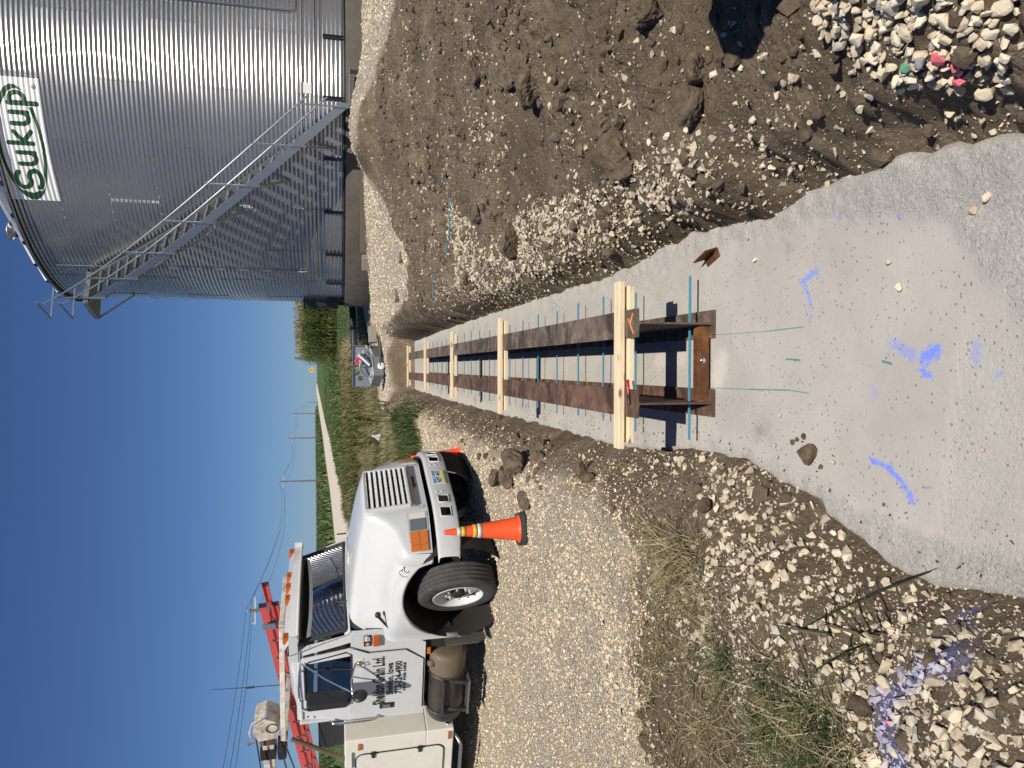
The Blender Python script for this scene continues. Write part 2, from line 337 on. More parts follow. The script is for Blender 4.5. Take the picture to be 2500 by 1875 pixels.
M['lumber'] = t.fin(col, .62, 0.0, t.bump(gr, .15, .002), .3)

# ---- paint, glass, rubber and the rest
simple('cab_trim', (.70,.66,.58), .45, var=.1, scale=8); simple('cream_paint', (.76,.735,.64), .42, var=.06, scale=4, dirt=((.50,.44,.32), 4, .25))
simple('boom_paint', (.68,.64,.55), .5, var=.15, scale=9, dirt=((.16,.075,.035), 7, .95))
simple('black_plastic', (.022,.022,.023), .45); simple('black_rubber', (.030,.030,.031), .8, var=.35, scale=25, bump=.3); simple('tyre_rubber', (.058,.056,.054), .85, var=.4, scale=25, bump=.3, dirt=((.13,.12,.105), 9, .6))
simple('seam', (.012,.012,.013), .7); simple('interior', (.030,.030,.032), .8); simple('undercar', (.022,.019,.016), .85, var=.5, scale=6)
simple('tank', (.030,.028,.026), .42, var=.3, scale=7, dirt=((.15,.11,.07), 4, .55)); simple('tank_tan', (.17,.13,.085), .6, var=.5, scale=8)
simple('flap', (.105,.10,.088), .9, var=.5, scale=20, bump=.4)
simple('chrome', (.72,.73,.75), .14, 1.0); simple('steel', (.45,.46,.47), .35, .9, var=.3); simple('alu', (.55,.56,.57), .38, .9, var=.2)
simple('wheel_white', (.66,.66,.645), .45, var=.15, scale=8, dirt=((.25,.22,.19), 9, .5)); simple('lug', (.55,.50,.43), .6, .2, var=.4, scale=60)
simple('amber', (.62,.16,.008), .16, var=.35, scale=30, coat=1.0); simple('amber_dark', (.46,.10,.008), .25, coat=.6); simple('red_lens', (.60,.05,.02), .25, coat=.5)
simple('lamp_grey', (.12,.135,.145), .06, coat=1.0); simple('bezel', (.45,.44,.38), .4)
simple('decal_black', (.010,.010,.012), .5); simple('decal_red', (.20,.012,.018), .45); simple('decal_blue', (.03,.04,.12), .5); simple('decal_white', (.78,.78,.76), .5); simple('decal_orange', (.80,.30,.12), .5)
simple('plate_white', (.74,.75,.74), .4); simple('plate_blue', (.10,.32,.52), .4); simple('plate_yellow', (.60,.62,.06), .4)
simple('cone_orange', (.93,.105,.022), .45, var=.10, scale=6, dirt=((.25,.08,.04), 8, .25)); simple('cone_base', (.030,.029,.028), .8, var=.3)
simple('band_white', (.62,.62,.58), .35, var=.35, scale=40); simple('band_yellow', (.70,.46,.02), .4, var=.35, scale=30)
simple('ladder_red', (.58,.085,.075), .45, var=.25, scale=9); simple('pen_red', (.42,.018,.02), .35)
simple('pole_wood', (.20,.155,.115), .9, var=.5, scale=5); simple('cross_pale', (.50,.53,.53), .7, var=.2); simple('wire', (.03,.03,.032), .6)
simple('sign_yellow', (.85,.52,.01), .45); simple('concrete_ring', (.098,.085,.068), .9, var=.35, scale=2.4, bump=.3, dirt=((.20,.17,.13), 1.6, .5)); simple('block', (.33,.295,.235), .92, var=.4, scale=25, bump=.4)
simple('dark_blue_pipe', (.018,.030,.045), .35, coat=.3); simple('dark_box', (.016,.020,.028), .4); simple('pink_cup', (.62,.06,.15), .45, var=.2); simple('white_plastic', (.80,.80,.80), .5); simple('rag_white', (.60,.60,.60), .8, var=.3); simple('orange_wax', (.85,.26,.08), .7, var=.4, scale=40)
simple('sign_white', (.88,.88,.87), .42, var=.04, scale=5); simple('sign_green', (.022,.085,.038), .42)
simple('interior_blue', (.04,.30,.60), .5)
t = NT('glass'); M['glass'] = t.fin((.62,.70,.70), .015, 0.0, None, .5, None, 1.0, 1.45); t.b.inputs['Alpha'].default_value = 1.0
# thin pane: mostly see-through, a mirror at grazing angles, no refraction
t.t.nodes.remove(t.b); tr = t.n('ShaderNodeBsdfTransparent'); tr.inputs[0].default_value = (.40,.47,.47,1); gl = t.n('ShaderNodeBsdfGlossy'); gl.inputs['Roughness'].default_value = .012; gl.inputs[0].default_value = (1,1,1,1)
fr = t.n('ShaderNodeFresnel'); fr.inputs[0].default_value = 1.52; ms = t.n('ShaderNodeMixShader'); t.l(t.math('ADD', t.math('MULTIPLY', fr.outputs[0], 1.6), .05), ms.inputs[0]); t.l(tr.outputs[0], ms.inputs[1]); t.l(gl.outputs[0], ms.inputs[2]); t.l(ms.outputs[0], t.out.inputs[0])

# ---- plants
def leaf_mat(name, stops, rough=.7, trans=.25):
    t = NT(name); r_ = t.attr('rnd'); c = t.ramp(r_, stops); t.fin(c, rough, 0.0, None, .25)
    tl = t.n('ShaderNodeBsdfTranslucent'); t.l(c, tl.inputs[0]); ms = t.n('ShaderNodeMixShader'); ms.inputs[0].default_value = trans
    t.l(t.b.outputs[0], ms.inputs[1]); t.l(tl.outputs[0], ms.inputs[2]); t.l(ms.outputs[0], t.out.inputs[0]); return t.mat
M['straw'] = leaf_mat('straw', [(0,(.20,.155,.085)),(.4,(.38,.31,.175)),(.75,(.56,.47,.30)),(.9,(.24,.22,.09)),(1,(.11,.13,.04))])
M['green_grass'] = leaf_mat('green_grass', [(0,(.030,.052,.016)),(.4,(.065,.10,.030)),(.6,(.12,.14,.05)),(.75,(.34,.28,.15)),(1,(.50,.42,.26))])
M['clump_green'] = leaf_mat('clump_green', [(0,(.032,.060,.016)),(.5,(.070,.115,.030)),(.8,(.13,.17,.05)),(.93,(.30,.27,.13)),(1,(.44,.38,.22))])
M['ditch_grass'] = leaf_mat('ditch_grass', [(0,(.07,.095,.03)),(.3,(.16,.16,.06)),(.55,(.32,.265,.13)),(.8,(.46,.39,.23)),(1,(.56,.50,.34))])
M['verge_grass'] = leaf_mat('verge_grass', [(0,(.050,.09,.026)),(.5,(.095,.145,.045)),(.85,(.17,.20,.075)),(1,(.30,.27,.13))])
M['corn'] = leaf_mat('corn', [(0,(.040,.072,.020)),(.45,(.085,.125,.034)),(.75,(.16,.18,.055)),(.9,(.26,.23,.09)),(1,(.34,.28,.13))])
M['weed'] = leaf_mat('weed', [(0,(.05,.10,.02)),(.5,(.13,.18,.035)),(.8,(.26,.25,.06)),(1,(.42,.38,.12))])
M['dark_weed'] = leaf_mat('dark_weed', [(0,(.03,.035,.02)),(.5,(.06,.075,.03)),(1,(.14,.12,.07))])
# ------------------------------------------------------------------ terrain
SLAB_R = [(0.76,1.2),(0.76,2.0),(0.80,2.17),(0.83,2.36),(0.85,2.52),(0.87,2.70),(0.87,2.88),(0.89,3.11),(0.85,3.34),(0.85,3.68),(0.90,3.99),(0.93,4.34),(0.92,4.75),(0.89,5.23),(0.87,6.04),(0.92,7.43),(0.98,9.57),(1.09,13.29),(1.25,21.9)]
SLAB_L = [(-0.12,21.95),(-0.29,15.73),(-0.37,11.55),(-0.40,9.60),(-0.44,7.46),(-0.48,5.73),(-0.43,4.76),(-0.40,4.11),(-0.41,3.79),(-0.45,3.51),(-0.50,3.27),(-0.52,3.08),(-0.59,3.02),(-0.63,2.89),(-0.68,2.77),(-0.74,2.61),(-0.75,2.44),(-0.74,2.32),(-0.72,2.22),(-0.69,2.01),(-0.66,1.2)]
SLAB = np.array(SLAB_R + SLAB_L)

def _h(ix, iy, s):
    n = (ix.astype(np.int64) * 374761393 + iy.astype(np.int64) * 668265263 + s * 974634777) & 0xffffffff
    n = ((n ^ (n >> 13)) * 1274126177) & 0xffffffff
    return ((n ^ (n >> 16)) & 0xffff) / 65535.0

def vnoise(x, y, s=0):
    """gradient noise, about -1..1"""
    ix = np.floor(x); iy = np.floor(y); fx = x - ix; fy = y - iy
    u = fx*fx*fx*(fx*(fx*6-15)+10); v = fy*fy*fy*(fy*(fy*6-15)+10)
    def g(a, b):
        t = _h(ix+a, iy+b, s) * 6.2831853
        return np.cos(t)*(fx-a) + np.sin(t)*(fy-b)
    a = g(0,0); b = g(1,0); c = g(0,1); d = g(1,1)
    return ((a*(1-u)+b*u)*(1-v) + (c*(1-u)+d*u)*v) * 1.5

def fbm(x, y, o=4, s=0, gain=.5):
    t = 0; a = 1.0
    for i in range(o):
        t = t + a*vnoise(x, y, s+i); x = x*2.03+7.1; y = y*2.03+3.7; a *= gain
    return t

def cell(x, y, s=0):
    """distance to the nearest and second nearest random cell point, id of nearest"""
    ix = np.floor(x); iy = np.floor(y)
    d1 = np.full(x.shape, 9.0); d2 = np.full(x.shape, 9.0); idn = np.zeros(x.shape)
    for a in (-1,0,1):
        for b in (-1,0,1):
            px = ix+a+_h(ix+a, iy+b, s); py = iy+b+_h(ix+a, iy+b, s+11)
            d = np.hypot(px-x, py-y); r = _h(ix+a, iy+b, s+23)
            m = d < d1
            d2 = np.where(m, d1, np.minimum(d2, d)); idn = np.where(m, r, idn); d1 = np.where(m, d, d1)
    return d1, d2, idn

def sstep(a, b, x):
    t = np.clip((x-a)/(b-a), 0, 1); return t*t*(3-2*t)

def poly_sd(poly, x, y):
    """signed distance to a polygon, negative inside"""
    P = np.asarray(poly, float); Q = np.roll(P, -1, 0)
    d = np.full(x.shape, 1e9); ins = np.zeros(x.shape, bool)
    for (ax,ay),(bx,by) in zip(P, Q):
        ex, ey = bx-ax, by-ay; L = ex*ex+ey*ey+1e-12
        t = np.clip(((x-ax)*ex+(y-ay)*ey)/L, 0, 1)
        d = np.minimum(d, (x-ax-t*ex)**2+(y-ay-t*ey)**2)
        if abs(ey) > 1e-12:
            c = ((ay > y) != (by > y)) & (x < ex*(y-ay)/ey+ax)
            ins ^= c
    return np.where(ins, -1, 1)*np.sqrt(d)

# broad shape of the ground: a smooth sheet through surveyed heights (slab top = 0)
CTRL = np.array([
 # bin apron
 (4.6,18.6,1.5),(7.5,17.9,1.58),(10.5,18,1.6),(3,22,1.33),(2.6,26,1.3),(13,22,1.6),(9,30,1.5),(14,12,1.5),
 (2.3,13,1.0),(1.7,16.5,.97),(2.2,19,1.12),(.8,22.5,.78),(-.8,22.8,.74),(.5,26,.80),
 # spoil mound in front of the bin
 (4.7,14.6,2.03),(5.7,13.6,1.72),(4.1,13.6,1.42),(3.5,14.6,1.22),(5.2,15.8,1.60),(6.6,12.4,1.5),(7.4,14.8,1.50),
 # right bank
 (1.7,10,.70),(3,10,1.02),(4.5,10,1.20),(6.2,10.3,1.36),(9,10,1.45),
 (1.5,5,.46),(2.5,5,.62),(4,6,.90),(5.5,8,1.15),(1.4,7.2,.55),(3,7.5,.82),
 (3,3,.66),(1.6,2.5,.48),(4,2,.8),(6,4,1.0),(1.5,1.0,.5),(7,0,1.0),(0,-4,.65),(12,3,1.15),
 # left lot
 (-2.4,8.6,.40),(-2,9.6,.40),(-5.5,9.5,.40),(-2.2,6,.36),(-6,6,.38),(-.95,5,.30),(-1.2,4,.33),(-1.2,8,.42),(-.95,12,.50),(-.8,16,.60),(-.9,20,.72),
 (-3,4,.36),(-2,3,.38),(-1.5,2,.42),(-4,2.5,.40),(-1.6,.8,.45),(-9,3,.4),(-10,9,.38),(-9,14,.45),(-4,13,.46),(-3,16,.62),(-4,20,.75),(-9,20,.6),(-1.5,26,.85),(-6,27,.8),(-14,25,.7),(-16,10,.4),(3,32,1.2),(10,40,1.6),(-5,36,1.3),(-15,38,1.2),(15,32,1.6),
])
def _U(r2):
    return np.where(r2 > 1e-12, r2*np.log(np.maximum(r2, 1e-12)), 0)
def _tps():
    n = len(CTRL); X = CTRL[:,:2]
    K = _U(((X[:,None]-X[None])**2).sum(-1)) + np.eye(n)*.6
    P = np.hstack([np.ones((n,1)), X]); A = np.zeros((n+3,n+3))
    A[:n,:n] = K; A[:n,n:] = P; A[n:,:n] = P.T
    return np.linalg.solve(A, np.concatenate([CTRL[:,2], np.zeros(3)]))
_W = _tps()
def broad(x, y):
    x0 = np.clip(x, -18, 18); y0 = np.clip(y, -5, 40)
    t = _W[-3] + _W[-2]*x0 + _W[-1]*y0
    for (cx,cy,_),w in zip(CTRL, _W[:-3]): t = t + w*_U((x0-cx)**2+(y0-cy)**2)
    # rolling farmland beyond the yard
    far = np.interp(y, [0,25,35,50,60,100,150,200,300,400,520,900,3000], [.9,.9,1.35,2.0,2.3,3.2,4.6,6.2,9.3,12.6,12.0,6,0]) + .3*vnoise(x/90, y/90, 5)*sstep(60,200,y)
    k = sstep(26, 44, np.maximum(y, np.abs(x)*1.4+4))
    return t*(1-k) + far*k

def road_x(y): return np.interp(y, [0,30,45,100,160,230,300,400,520,3000], [-11,-10.3,-10.1,-10.3,-10,-8.2,-5.5,-2,3,110])

def height(x, y, detail=True):
    sd = poly_sd(SLAB, x, y)
    if detail: sd = sd + .035*vnoise(x*3.1, y*3.1, 71) + .005*vnoise(x*11, y*11, 72)
    z = broad(x, y)
    right = sstep(-.1, .5, x - .3 - .024*(y-4))
    wid = (.36+.16*sstep(3.6,2.8,y))*right + .55*(1-right)
    far_end = sstep(20.5, 22.0, y)
    wid = wid*(1-far_end) + .5*far_end
    wob = .16*vnoise(x*2.6, y*2.6, 81)+.05*vnoise(x*8.5, y*8.5, 82)+.02*vnoise(x*21, y*21, 83) if detail else 0
    t = np.clip(sd/wid + wob*sstep(.0,.12,sd)*right, 0, 1)
    prof = (1-right)*np.sin(t*1.5708) + right*(.55*sstep(0,.5,t)+.45*t)
    zb = -.05 + (z+.05)*prof
    zz = np.where(sd > 0, zb, -.05 - .15*np.clip(-sd*4, 0, 1))
    # low ridge of thrown-up soil along the left edge
    rid = (1-right)*np.exp(-((sd-.42)/.25)**2)*sstep(2.2,3.0,y)*(1-sstep(20,22,y))
    zz = zz + rid*(.07+.05*vnoise(x*1.3, y*1.3, 9))
    return zz, sd, right
# ------------------------------------------------------------------ ground sheet
def axis(segs):
    out = [segs[0][0]]
    for a, b, d0, d1 in segs:
        x = a; L = b-a
        while x < b - 1e-9:
            d = d0+(d1-d0)*(x-a)/L; x = min(x+d, b); out.append(x)
    return np.array(out)
def gaxis(x0, x1, d, g):
    out = []; x = x0
    while x < x1: d *= g; x += d; out.append(x)
    return np.array(out)
xs_c = axis([(-4.2,-1.6,.045,.02),(-1.6,1.9,.02,.02),(1.9,7.5,.02,.06)])
XS = np.concatenate([-(4.2+gaxis(0, 2600, .05, 1.09))[::-1], xs_c, 7.5+gaxis(0, 2600, .065, 1.09)])
ys_c = axis([(1.2,5.6,.019,.02),(5.6,12,.02,.045),(12,23,.045,.09)])
YS = np.concatenate([1.2-gaxis(0, 40, .03, 1.2)[::-1], ys_c, 23+gaxis(0, 3000, .1, 1.055)])
GX, GY = np.meshgrid(XS, YS)

LOT = [(-.47,17.1),(-1.25,15.5),(-2.2,15.9),(-6,16.4),(-14,18),(-40,20),(-40,4.6),(-8,4.5),(-2.4,4.32),(-1.75,4.58),(-1.07,4.38),(-.91,4.88),(-.82,5.34),(-.76,6.47),(-.70,8.25),(-.66,10.07),(-.62,12.3),(-.52,15)]
BINGRAVEL = [(40,16.5),(12,13.4),(5.9,10.9),(5.63,11.2),(5.45,12.47),(5.1,13.6),(4.3,14.9),(3.6,14.7),(2.96,14.4),(2.21,13.12),(1.74,14.62),(1.45,18),(1.37,21.6),(.9,22.3),(-.4,22.3),(-.9,24.2),(-.6,26.6),(1.8,27.5),(3,29.5),(8,33),(20,30),(40,26)]
STRAW = [(-1.35,4.68),(-.96,4.04),(-.81,3.54),(-1.05,3.21),(-1.51,3.24),(-1.83,3.18),(-3.2,3.2),(-3.2,4.3),(-2.34,4.25),(-1.82,4.36)]
GREEN = [(-1.36,2.98),(-1.16,2.71),(-1.2,2.48),(-1.38,2.3),(-1.9,2.4),(-2.1,3.01)]
PILE = [(1.75,2.36),(1.39,2.40),(1.28,2.40),(1.22,2.37),(1.07,2.25),(.99,2.11),(.93,1.97),(.92,1.87),(.97,1.76),(1.07,1.68),(1.6,1.6)]
STONYR = [(2.43,9.62),(1.3,9.96),(1.08,9.37),(.98,5.94),(.98,4.92),(1.02,4.25),(.98,3.5),(1.09,3.3),(1.26,3.5),(1.22,3.91),(1.36,4.86),(1.6,6.4),(1.5,8.16),(2.17,8.77)]
STONYL = [(-.48,4.01),(-.60,3.03),(-.78,2.7),(-.82,2.37),(-.80,2.05),(-.75,1.6),(-1.2,1.6),(-1.3,1.88),(-1.34,2.22),(-1.22,2.52),(-1.05,3.09),(-.8,3.6)]

def covers(x, y, sd):
    w = .22*vnoise(x*1.1, y*1.1, 31)+.10*vnoise(x*4, y*4, 32)
    lot = sstep(.10, -.12, poly_sd(LOT, x, y)+w*.8)
    bing = sstep(.15, -.15, poly_sd(BINGRAVEL, x, y)+w*.6)
    grav = np.maximum(lot, bing)*sstep(.15, .5, sd+.0)
    ydeep = np.where(x < 1.2, 16.3+.25*vnoise(x*.6, y*.6, 3), 27.5)
    turf = sstep(-.3, .5, y-ydeep-(np.clip(-x-4,0,99))*.06)*(1-bing)*sstep(60, 40, y)*sstep(.45,.75,sd)
    far = sstep(36, 48, y)
    st = sstep(.15, -.15, poly_sd(STRAW, x, y)+w); st = np.maximum(st, sstep(.1,-.1, poly_sd(GREEN, x, y)+w))
    turf = np.maximum(turf, st*.3)
    return grav*(1-turf), turf, far

def ground_z(x, y):
    z, sd, right = height(x, y)
    near = sstep(60, 25, y)*sstep(40, 20, np.abs(x))
    lot = sstep(.25, -.25, poly_sd(LOT, x, y)); bing = sstep(.2, -.2, poly_sd(BINGRAVEL, x, y))
    flat = np.maximum(lot, bing)
    out = sstep(-.05, .25, sd)*near
    dirt = out*(1-flat*.92)
    # crumbly soil: lumps with cracks between, at three sizes
    n = .055*fbm(x*.9, y*.9, 4, 40) + .020*fbm(x*5, y*5, 4, 50, .55)
    d1, d2, idn = cell(x*3.4+.4*vnoise(x*3,y*3,91), y*3.4+.4*vnoise(x*3,y*3,92), 60); clod = np.clip(1-d1*1.25, 0, 1)**.6*(idn > .60)*sstep(0,.14,d2-d1)
    e1, e2, idm = cell(x*9.5, y*9.5, 61); cl2 = np.clip(1-e1*1.2, 0, 1)**.6*(idm > .45)*sstep(0,.18,e2-e1)
    f1, f2, idk = cell(x*24, y*24, 62); cl3 = np.clip(1-f1*1.2, 0, 1)
    patch = sstep(-.15, .35, vnoise(x*.55, y*.55, 77))
    scr = sstep(.25,-.25, poly_sd([(1.45,6.1),(1.6,8.4),(2.7,8.9),(3.3,7.6),(2.3,5.6)], x, y)+.2*vnoise(x,y,66)); patch = patch*(1-scr); n = n*(1-.6*scr) + scr*.012*vnoise(x*1.2, y*11, 67)
    n = n + patch*(.060*clod*(.4+1.2*idn) + .032*cl2) + .010*cl2 + .007*cl3*(.4+patch)
    z = z + dirt*n*np.where(sd < .3, .8, 1) + flat*out*(.012*fbm(x*2.2, y*2.2, 4, 12) + .006*cl3)
    # banks: ragged, with ledges
    bank = sstep(0, .08, sd)*sstep(.42, .2, sd)*near
    z = z + bank*(.030*vnoise(x*4, y*4, 15) + .018*vnoise(x*13, y*13, 16) + .03*cl2)
    # the limestone heap near the camera
    z = z + .07*sstep(.05, -.22, poly_sd(PILE, x, y))
    # shallow hollow behind the heap
    z = z - .09*np.exp(-(((x-1.06)/.16)**2+((y-2.55)/.35)**2))*sstep(.14,.34,sd)
    return z, sd
zz, SDG = ground_z(GX, GY)
gv, tf, fr_ = covers(GX, GY, SDG)
nx_, ny_ = len(XS), len(YS)
idx = np.arange(nx_*ny_).reshape(ny_, nx_)
F = np.stack([idx[:-1,:-1], idx[:-1,1:], idx[1:,1:], idx[1:,:-1]], -1).reshape(-1, 4)
me = np_mesh('ground', np.stack([GX, GY, zz], -1).reshape(-1, 3), F, True, {'cover': np.stack([gv, tf, fr_], -1).reshape(-1, 3)})
ground = struct(link('ground', me, M['ground']))
def gz(x, y):
    x = np.atleast_1d(np.asarray(x, float)); y = np.atleast_1d(np.asarray(y, float)); return ground_z(x, y)[0]

# ------------------------------------------------------------------ concrete footing at the bottom of the trench
sx = np.arange(-1.25, 1.7, .022); sy = axis([(1.0,4.6,.022,.024),(4.6,22.6,.03,.16)])
SX, SY = np.meshgrid(sx, sy); sd = poly_sd(SLAB, SX, SY)
ROUGH_R = [(.68,5.71),(.79,4.34),(.79,3.68),(.77,3.34),(.74,2.98),(.67,2.55),(.58,2.31),(.44,2.19),(.37,2.17),(.20,2.01),(.1,1.6),(.1,.9),(1.7,.9),(1.7,5.7)]
ROUGH_L = [(-.51,3.02),(-.56,2.69),(-.59,2.43),(-.61,2.22),(-.61,1.6),(-1.2,1.6),(-1.2,3.1)]
rg = np.maximum(sstep(.04, -.06, poly_sd(ROUGH_R, SX, SY)+.03*vnoise(SX*5, SY*5, 2)), sstep(.03, -.04, poly_sd(ROUGH_L, SX, SY)+.03*vnoise(SX*6, SY*6, 3)))
edge = sstep(-.16, .02, sd)
rg = np.maximum(rg, edge*.9)
seamd = SY-(2.26-.22*(SX-.09)*.75)
low = sstep(.012, -.012, seamd+.01*vnoise(SX*8, SY*8, 6))*sstep(.3,.1,SX)
r1, r2, _ = cell(SX*30, SY*30, 80)
sz = .004*vnoise(SX*1.2, SY*1.2, 1) + rg*(.006*fbm(SX*14, SY*14, 3, 20)+.010*np.clip(r1,0,1)) - .006*low + edge*.008*vnoise(SX*9, SY*9, 8)
sz = sz + .05*sstep(-.22,.02,sd)*sstep(3.3,2.4,SY)*sstep(.4,.7,SX)
sz = sz - .30*sstep(.02, .16, sd+.03*vnoise(SX*6, SY*6, 18))
ix = np.arange(SX.size).reshape(SX.shape); F = np.stack([ix[:-1,:-1], ix[:-1,1:], ix[1:,1:], ix[1:,:-1]], -1).reshape(-1, 4)
keep = (sd.reshape(-1)[F].min(1) < .30); F = F[keep]
me = np_mesh('slab', np.stack([SX, SY, sz], -1).reshape(-1, 3), F, True, {'rough': np.clip(rg*.8+low*.35, 0, 1).ravel(), 'edge': sstep(-.45,.05,sd).ravel()})
slab = struct(link('concrete_footing', me, M['concrete']))

# ------------------------------------------------------------------ gravel road climbing the far hill, crop strip beside it
ry = np.concatenate([np.arange(20, 120, 4.0), np.arange(120, 520, 10.0)]); V = []; 
for y in ry:
    xc = road_x(np.array([y]))[0]
    for w in np.linspace(-3.4, 3.4, 7):
        V.append((xc+w, y, 0))
V = np.array(V); V[:,2] = ground_z(V[:,0], V[:,1])[0] + .12*(1-(np.abs(np.tile(np.linspace(-1,1,7), len(ry)))**4)) + .04
i_ = np.arange(len(V)).reshape(-1, 7); F = np.stack([i_[:-1,:-1], i_[:-1,1:], i_[1:,1:], i_[1:,:-1]], -1).reshape(-1, 4)
simple('road_gravel', (.64,.56,.45), .95, var=.3, scale=.9)
struct(link('gravel_road', np_mesh('road', V, F, True), M['road_gravel']))

# ------------------------------------------------------------------ stones
def hull_variants(n, pts, seed, flat=.75):
    rg_ = np.random.default_rng(seed); out = []
    for _ in range(n):
        q = rg_.normal(size=(pts, 3)); q /= np.linalg.norm(q, axis=1)[:,None]; q *= rg_.uniform(.8, 1.08, (pts,1))
        q *= np.array([rg_.uniform(.85,1.35), rg_.uniform(.7,1.0), rg_.uniform(flat*.65, flat)])
        bm = bmesh.new(); [bm.verts.new(p_) for p_ in q]; r_ = bmesh.ops.convex_hull(bm, input=bm.verts)
        bmesh.ops.delete(bm, geom=[g for g in r_['geom_interior'] if isinstance(g, bmesh.types.BMVert)], context='VERTS')
        bm.verts.index_update(); bmesh.ops.triangulate(bm, faces=bm.faces)
        out.append((np.array([v.co[:] for v in bm.verts]), np.array([[v.index for v in f.verts] for f in bm.faces]))); bm.free()
    return out
HV = hull_variants(20, 11, 3); HV2 = hull_variants(14, 8, 4); HV3 = hull_variants(18, 6, 14)
def rotm(n, tilt=.5):
    a = RNG.uniform(0, 6.283, n); b = RNG.normal(0, tilt, n); c = RNG.normal(0, tilt, n)
    ca, sa, cb, sb, cc, sc_ = np.cos(a), np.sin(a), np.cos(b), np.sin(b), np.cos(c), np.sin(c)
    Rz = np.zeros((n,3,3)); Rz[:,0,0]=ca; Rz[:,0,1]=-sa; Rz[:,1,0]=sa; Rz[:,1,1]=ca; Rz[:,2,2]=1
    Rx = np.zeros((n,3,3)); Rx[:,0,0]=1; Rx[:,1,1]=cb; Rx[:,1,2]=-sb; Rx[:,2,1]=sb; Rx[:,2,2]=cb
    Ry = np.zeros((n,3,3)); Ry[:,1,1]=1; Ry[:,0,0]=cc; Ry[:,0,2]=sc_; Ry[:,2,0]=-sc_; Ry[:,2,2]=cc
    return Rz @ Rx @ Ry
def scatter_mesh(name, pos, size, variants, mat, tilt=.5):
    n = len(pos); Rm = rotm(n, tilt); which = RNG.integers(0, len(variants), n); Vs = []; Fs = []; A = []; b = 0; rv = RNG.uniform(0, 1, n)
    for k, (vv, ff) in enumerate(variants):
        m = np.where(which == k)[0]
        if not len(m): continue
        P = np.einsum('nij,vj->nvi', Rm[m], vv)*size[m][:,None,None] + pos[m][:,None,:]
        Vs.append(P.reshape(-1,3)); Fs.append((ff[None]+(np.arange(len(m))*len(vv))[:,None,None]+b).reshape(-1,3)); A.append(np.repeat(rv[m], len(vv))); b += P.shape[0]*P.shape[1]
    me = np_mesh(name, np.concatenate(Vs), np.concatenate(Fs), False, {'rnd': np.concatenate(A)})
    return link(name, me, mat)
def rand_in(poly, n, y_bias=None):
    P = np.array(poly); lo = P.min(0); hi = P.max(0); out = np.zeros((0,2))
    while len(out) < n:
        q = RNG.uniform(lo, hi, (n*3, 2)); q = q[poly_sd(poly, q[:,0], q[:,1]) < 0]; out = np.vstack([out, q])
    return out[:n]
SMALL = []
# loose stones over the soil: sizes and numbers fall off away from the trench
def soil_scatter(n, x0, x1, y0, y1, smin, smax, dens):
    q = np.stack([RNG.uniform(x0, x1, n), RNG.uniform(y0, y1, n)], -1)
    sd_ = poly_sd(SLAB, q[:,0], q[:,1]); k = dens(q[:,0], q[:,1], sd_); q = q[RNG.uniform(0, 1, len(q)) < k]
    s_ = smin*(smax/smin)**(RNG.uniform(0, 1, len(q))**2.2)
    return q, s_
def dens_right(x, y, sd_):
    flat = np.maximum(sstep(.1,-.1, poly_sd(LOT, x, y)), sstep(.1,-.1, poly_sd(BINGRAVEL, x, y)))
    clus = sstep(.0, .55, vnoise(x*.9, y*.9, 21)+.5*vnoise(x*2.6, y*2.6, 22))
    st = np.maximum(sstep(.1,-.15, poly_sd(STONYR, x, y)), .0)
    return (sd_ > .07)*(1-flat)*np.clip(.10+.5*clus+st, 0, 1)
qa, sa_ = soil_scatter(46000, .8, 8, 1.4, 14.5, .006, .034, dens_right)
qb, sb_ = soil_scatter(16000, .85, 2.6, 2.6, 9.9, .010, .036, lambda x, y, s_: (s_ > .05)*sstep(.06,-.1, poly_sd(STONYR, x, y)))
qc, sc2 = soil_scatter(36000, -2.6, -.35, 1.3, 7.5, .006, .036, lambda x, y, s_: (s_ > .03)*np.clip(sstep(.1,-.15, poly_sd(STONYL, x, y))*1.0+.4*sstep(0,.5,vnoise(x*1.5,y*1.5,25)), 0, 1))
qe, se = soil_scatter(40000, .7, 1.7, 1.9, 12, .005, .026, lambda x, y, s_: (s_ > .02)*(s_ < .42)*np.clip(.12+.5*sstep(0,.5,vnoise(x*1.6,y*1.6,29)),0,1))
qd, sd2 = soil_scatter(5000, -1.2, -.2, 7, 22, .010, .03, lambda x, y, s_: (s_ > .1)*(s_ < .7)*.6)
def put(name, q, s_, var, mat, label, sink=.25):
    z = gz(q[:,0], q[:,1]); pos = np.stack([q[:,0], q[:,1], z+s_*sink], -1)
    return tag(scatter_mesh(name, pos, s_, var, mat), label, 'stones', kind='stuff')
put('loose_stones', np.vstack([qa,qb,qe]), np.concatenate([sa_,sb_,se]), HV2, M['stone'], 'small pale limestone chips strewn over the dark soil right of the trench')
qf, sf = soil_scatter(70000, .8, 7, 1.5, 14.2, .004, .011, lambda x, y, s_: (s_ > .03)*(1-sstep(.1,-.1, poly_sd(BINGRAVEL, x, y)))*np.clip(.10+.65*sstep(-.25,.45, vnoise(x*.7, y*.7, 51)+.5*vnoise(x*2.1, y*2.1, 52)), 0, 1)*np.exp(-np.clip(y-5,0,9)*.06))
put('loose_stones', qf, sf, HV3, M['stone'], 'fine pale grit mixed through the soil right of the trench')
qg, sg_ = soil_scatter(60000, -3.4, -.35, 1.4, 5.6, .004, .014, lambda x, y, s_: (s_ > .03)*np.clip(.22+.6*sstep(-.2,.4, vnoise(x*1.1, y*1.1, 53)+.5*vnoise(x*3.1, y*3.1, 54)), 0, 1)*(1-.75*sstep(.05,-.1,poly_sd(STRAW, x, y))))
put('loose_stones', qg, sg_, HV3, M['stone'], 'fine pale grit mixed through the soil left of the trench')
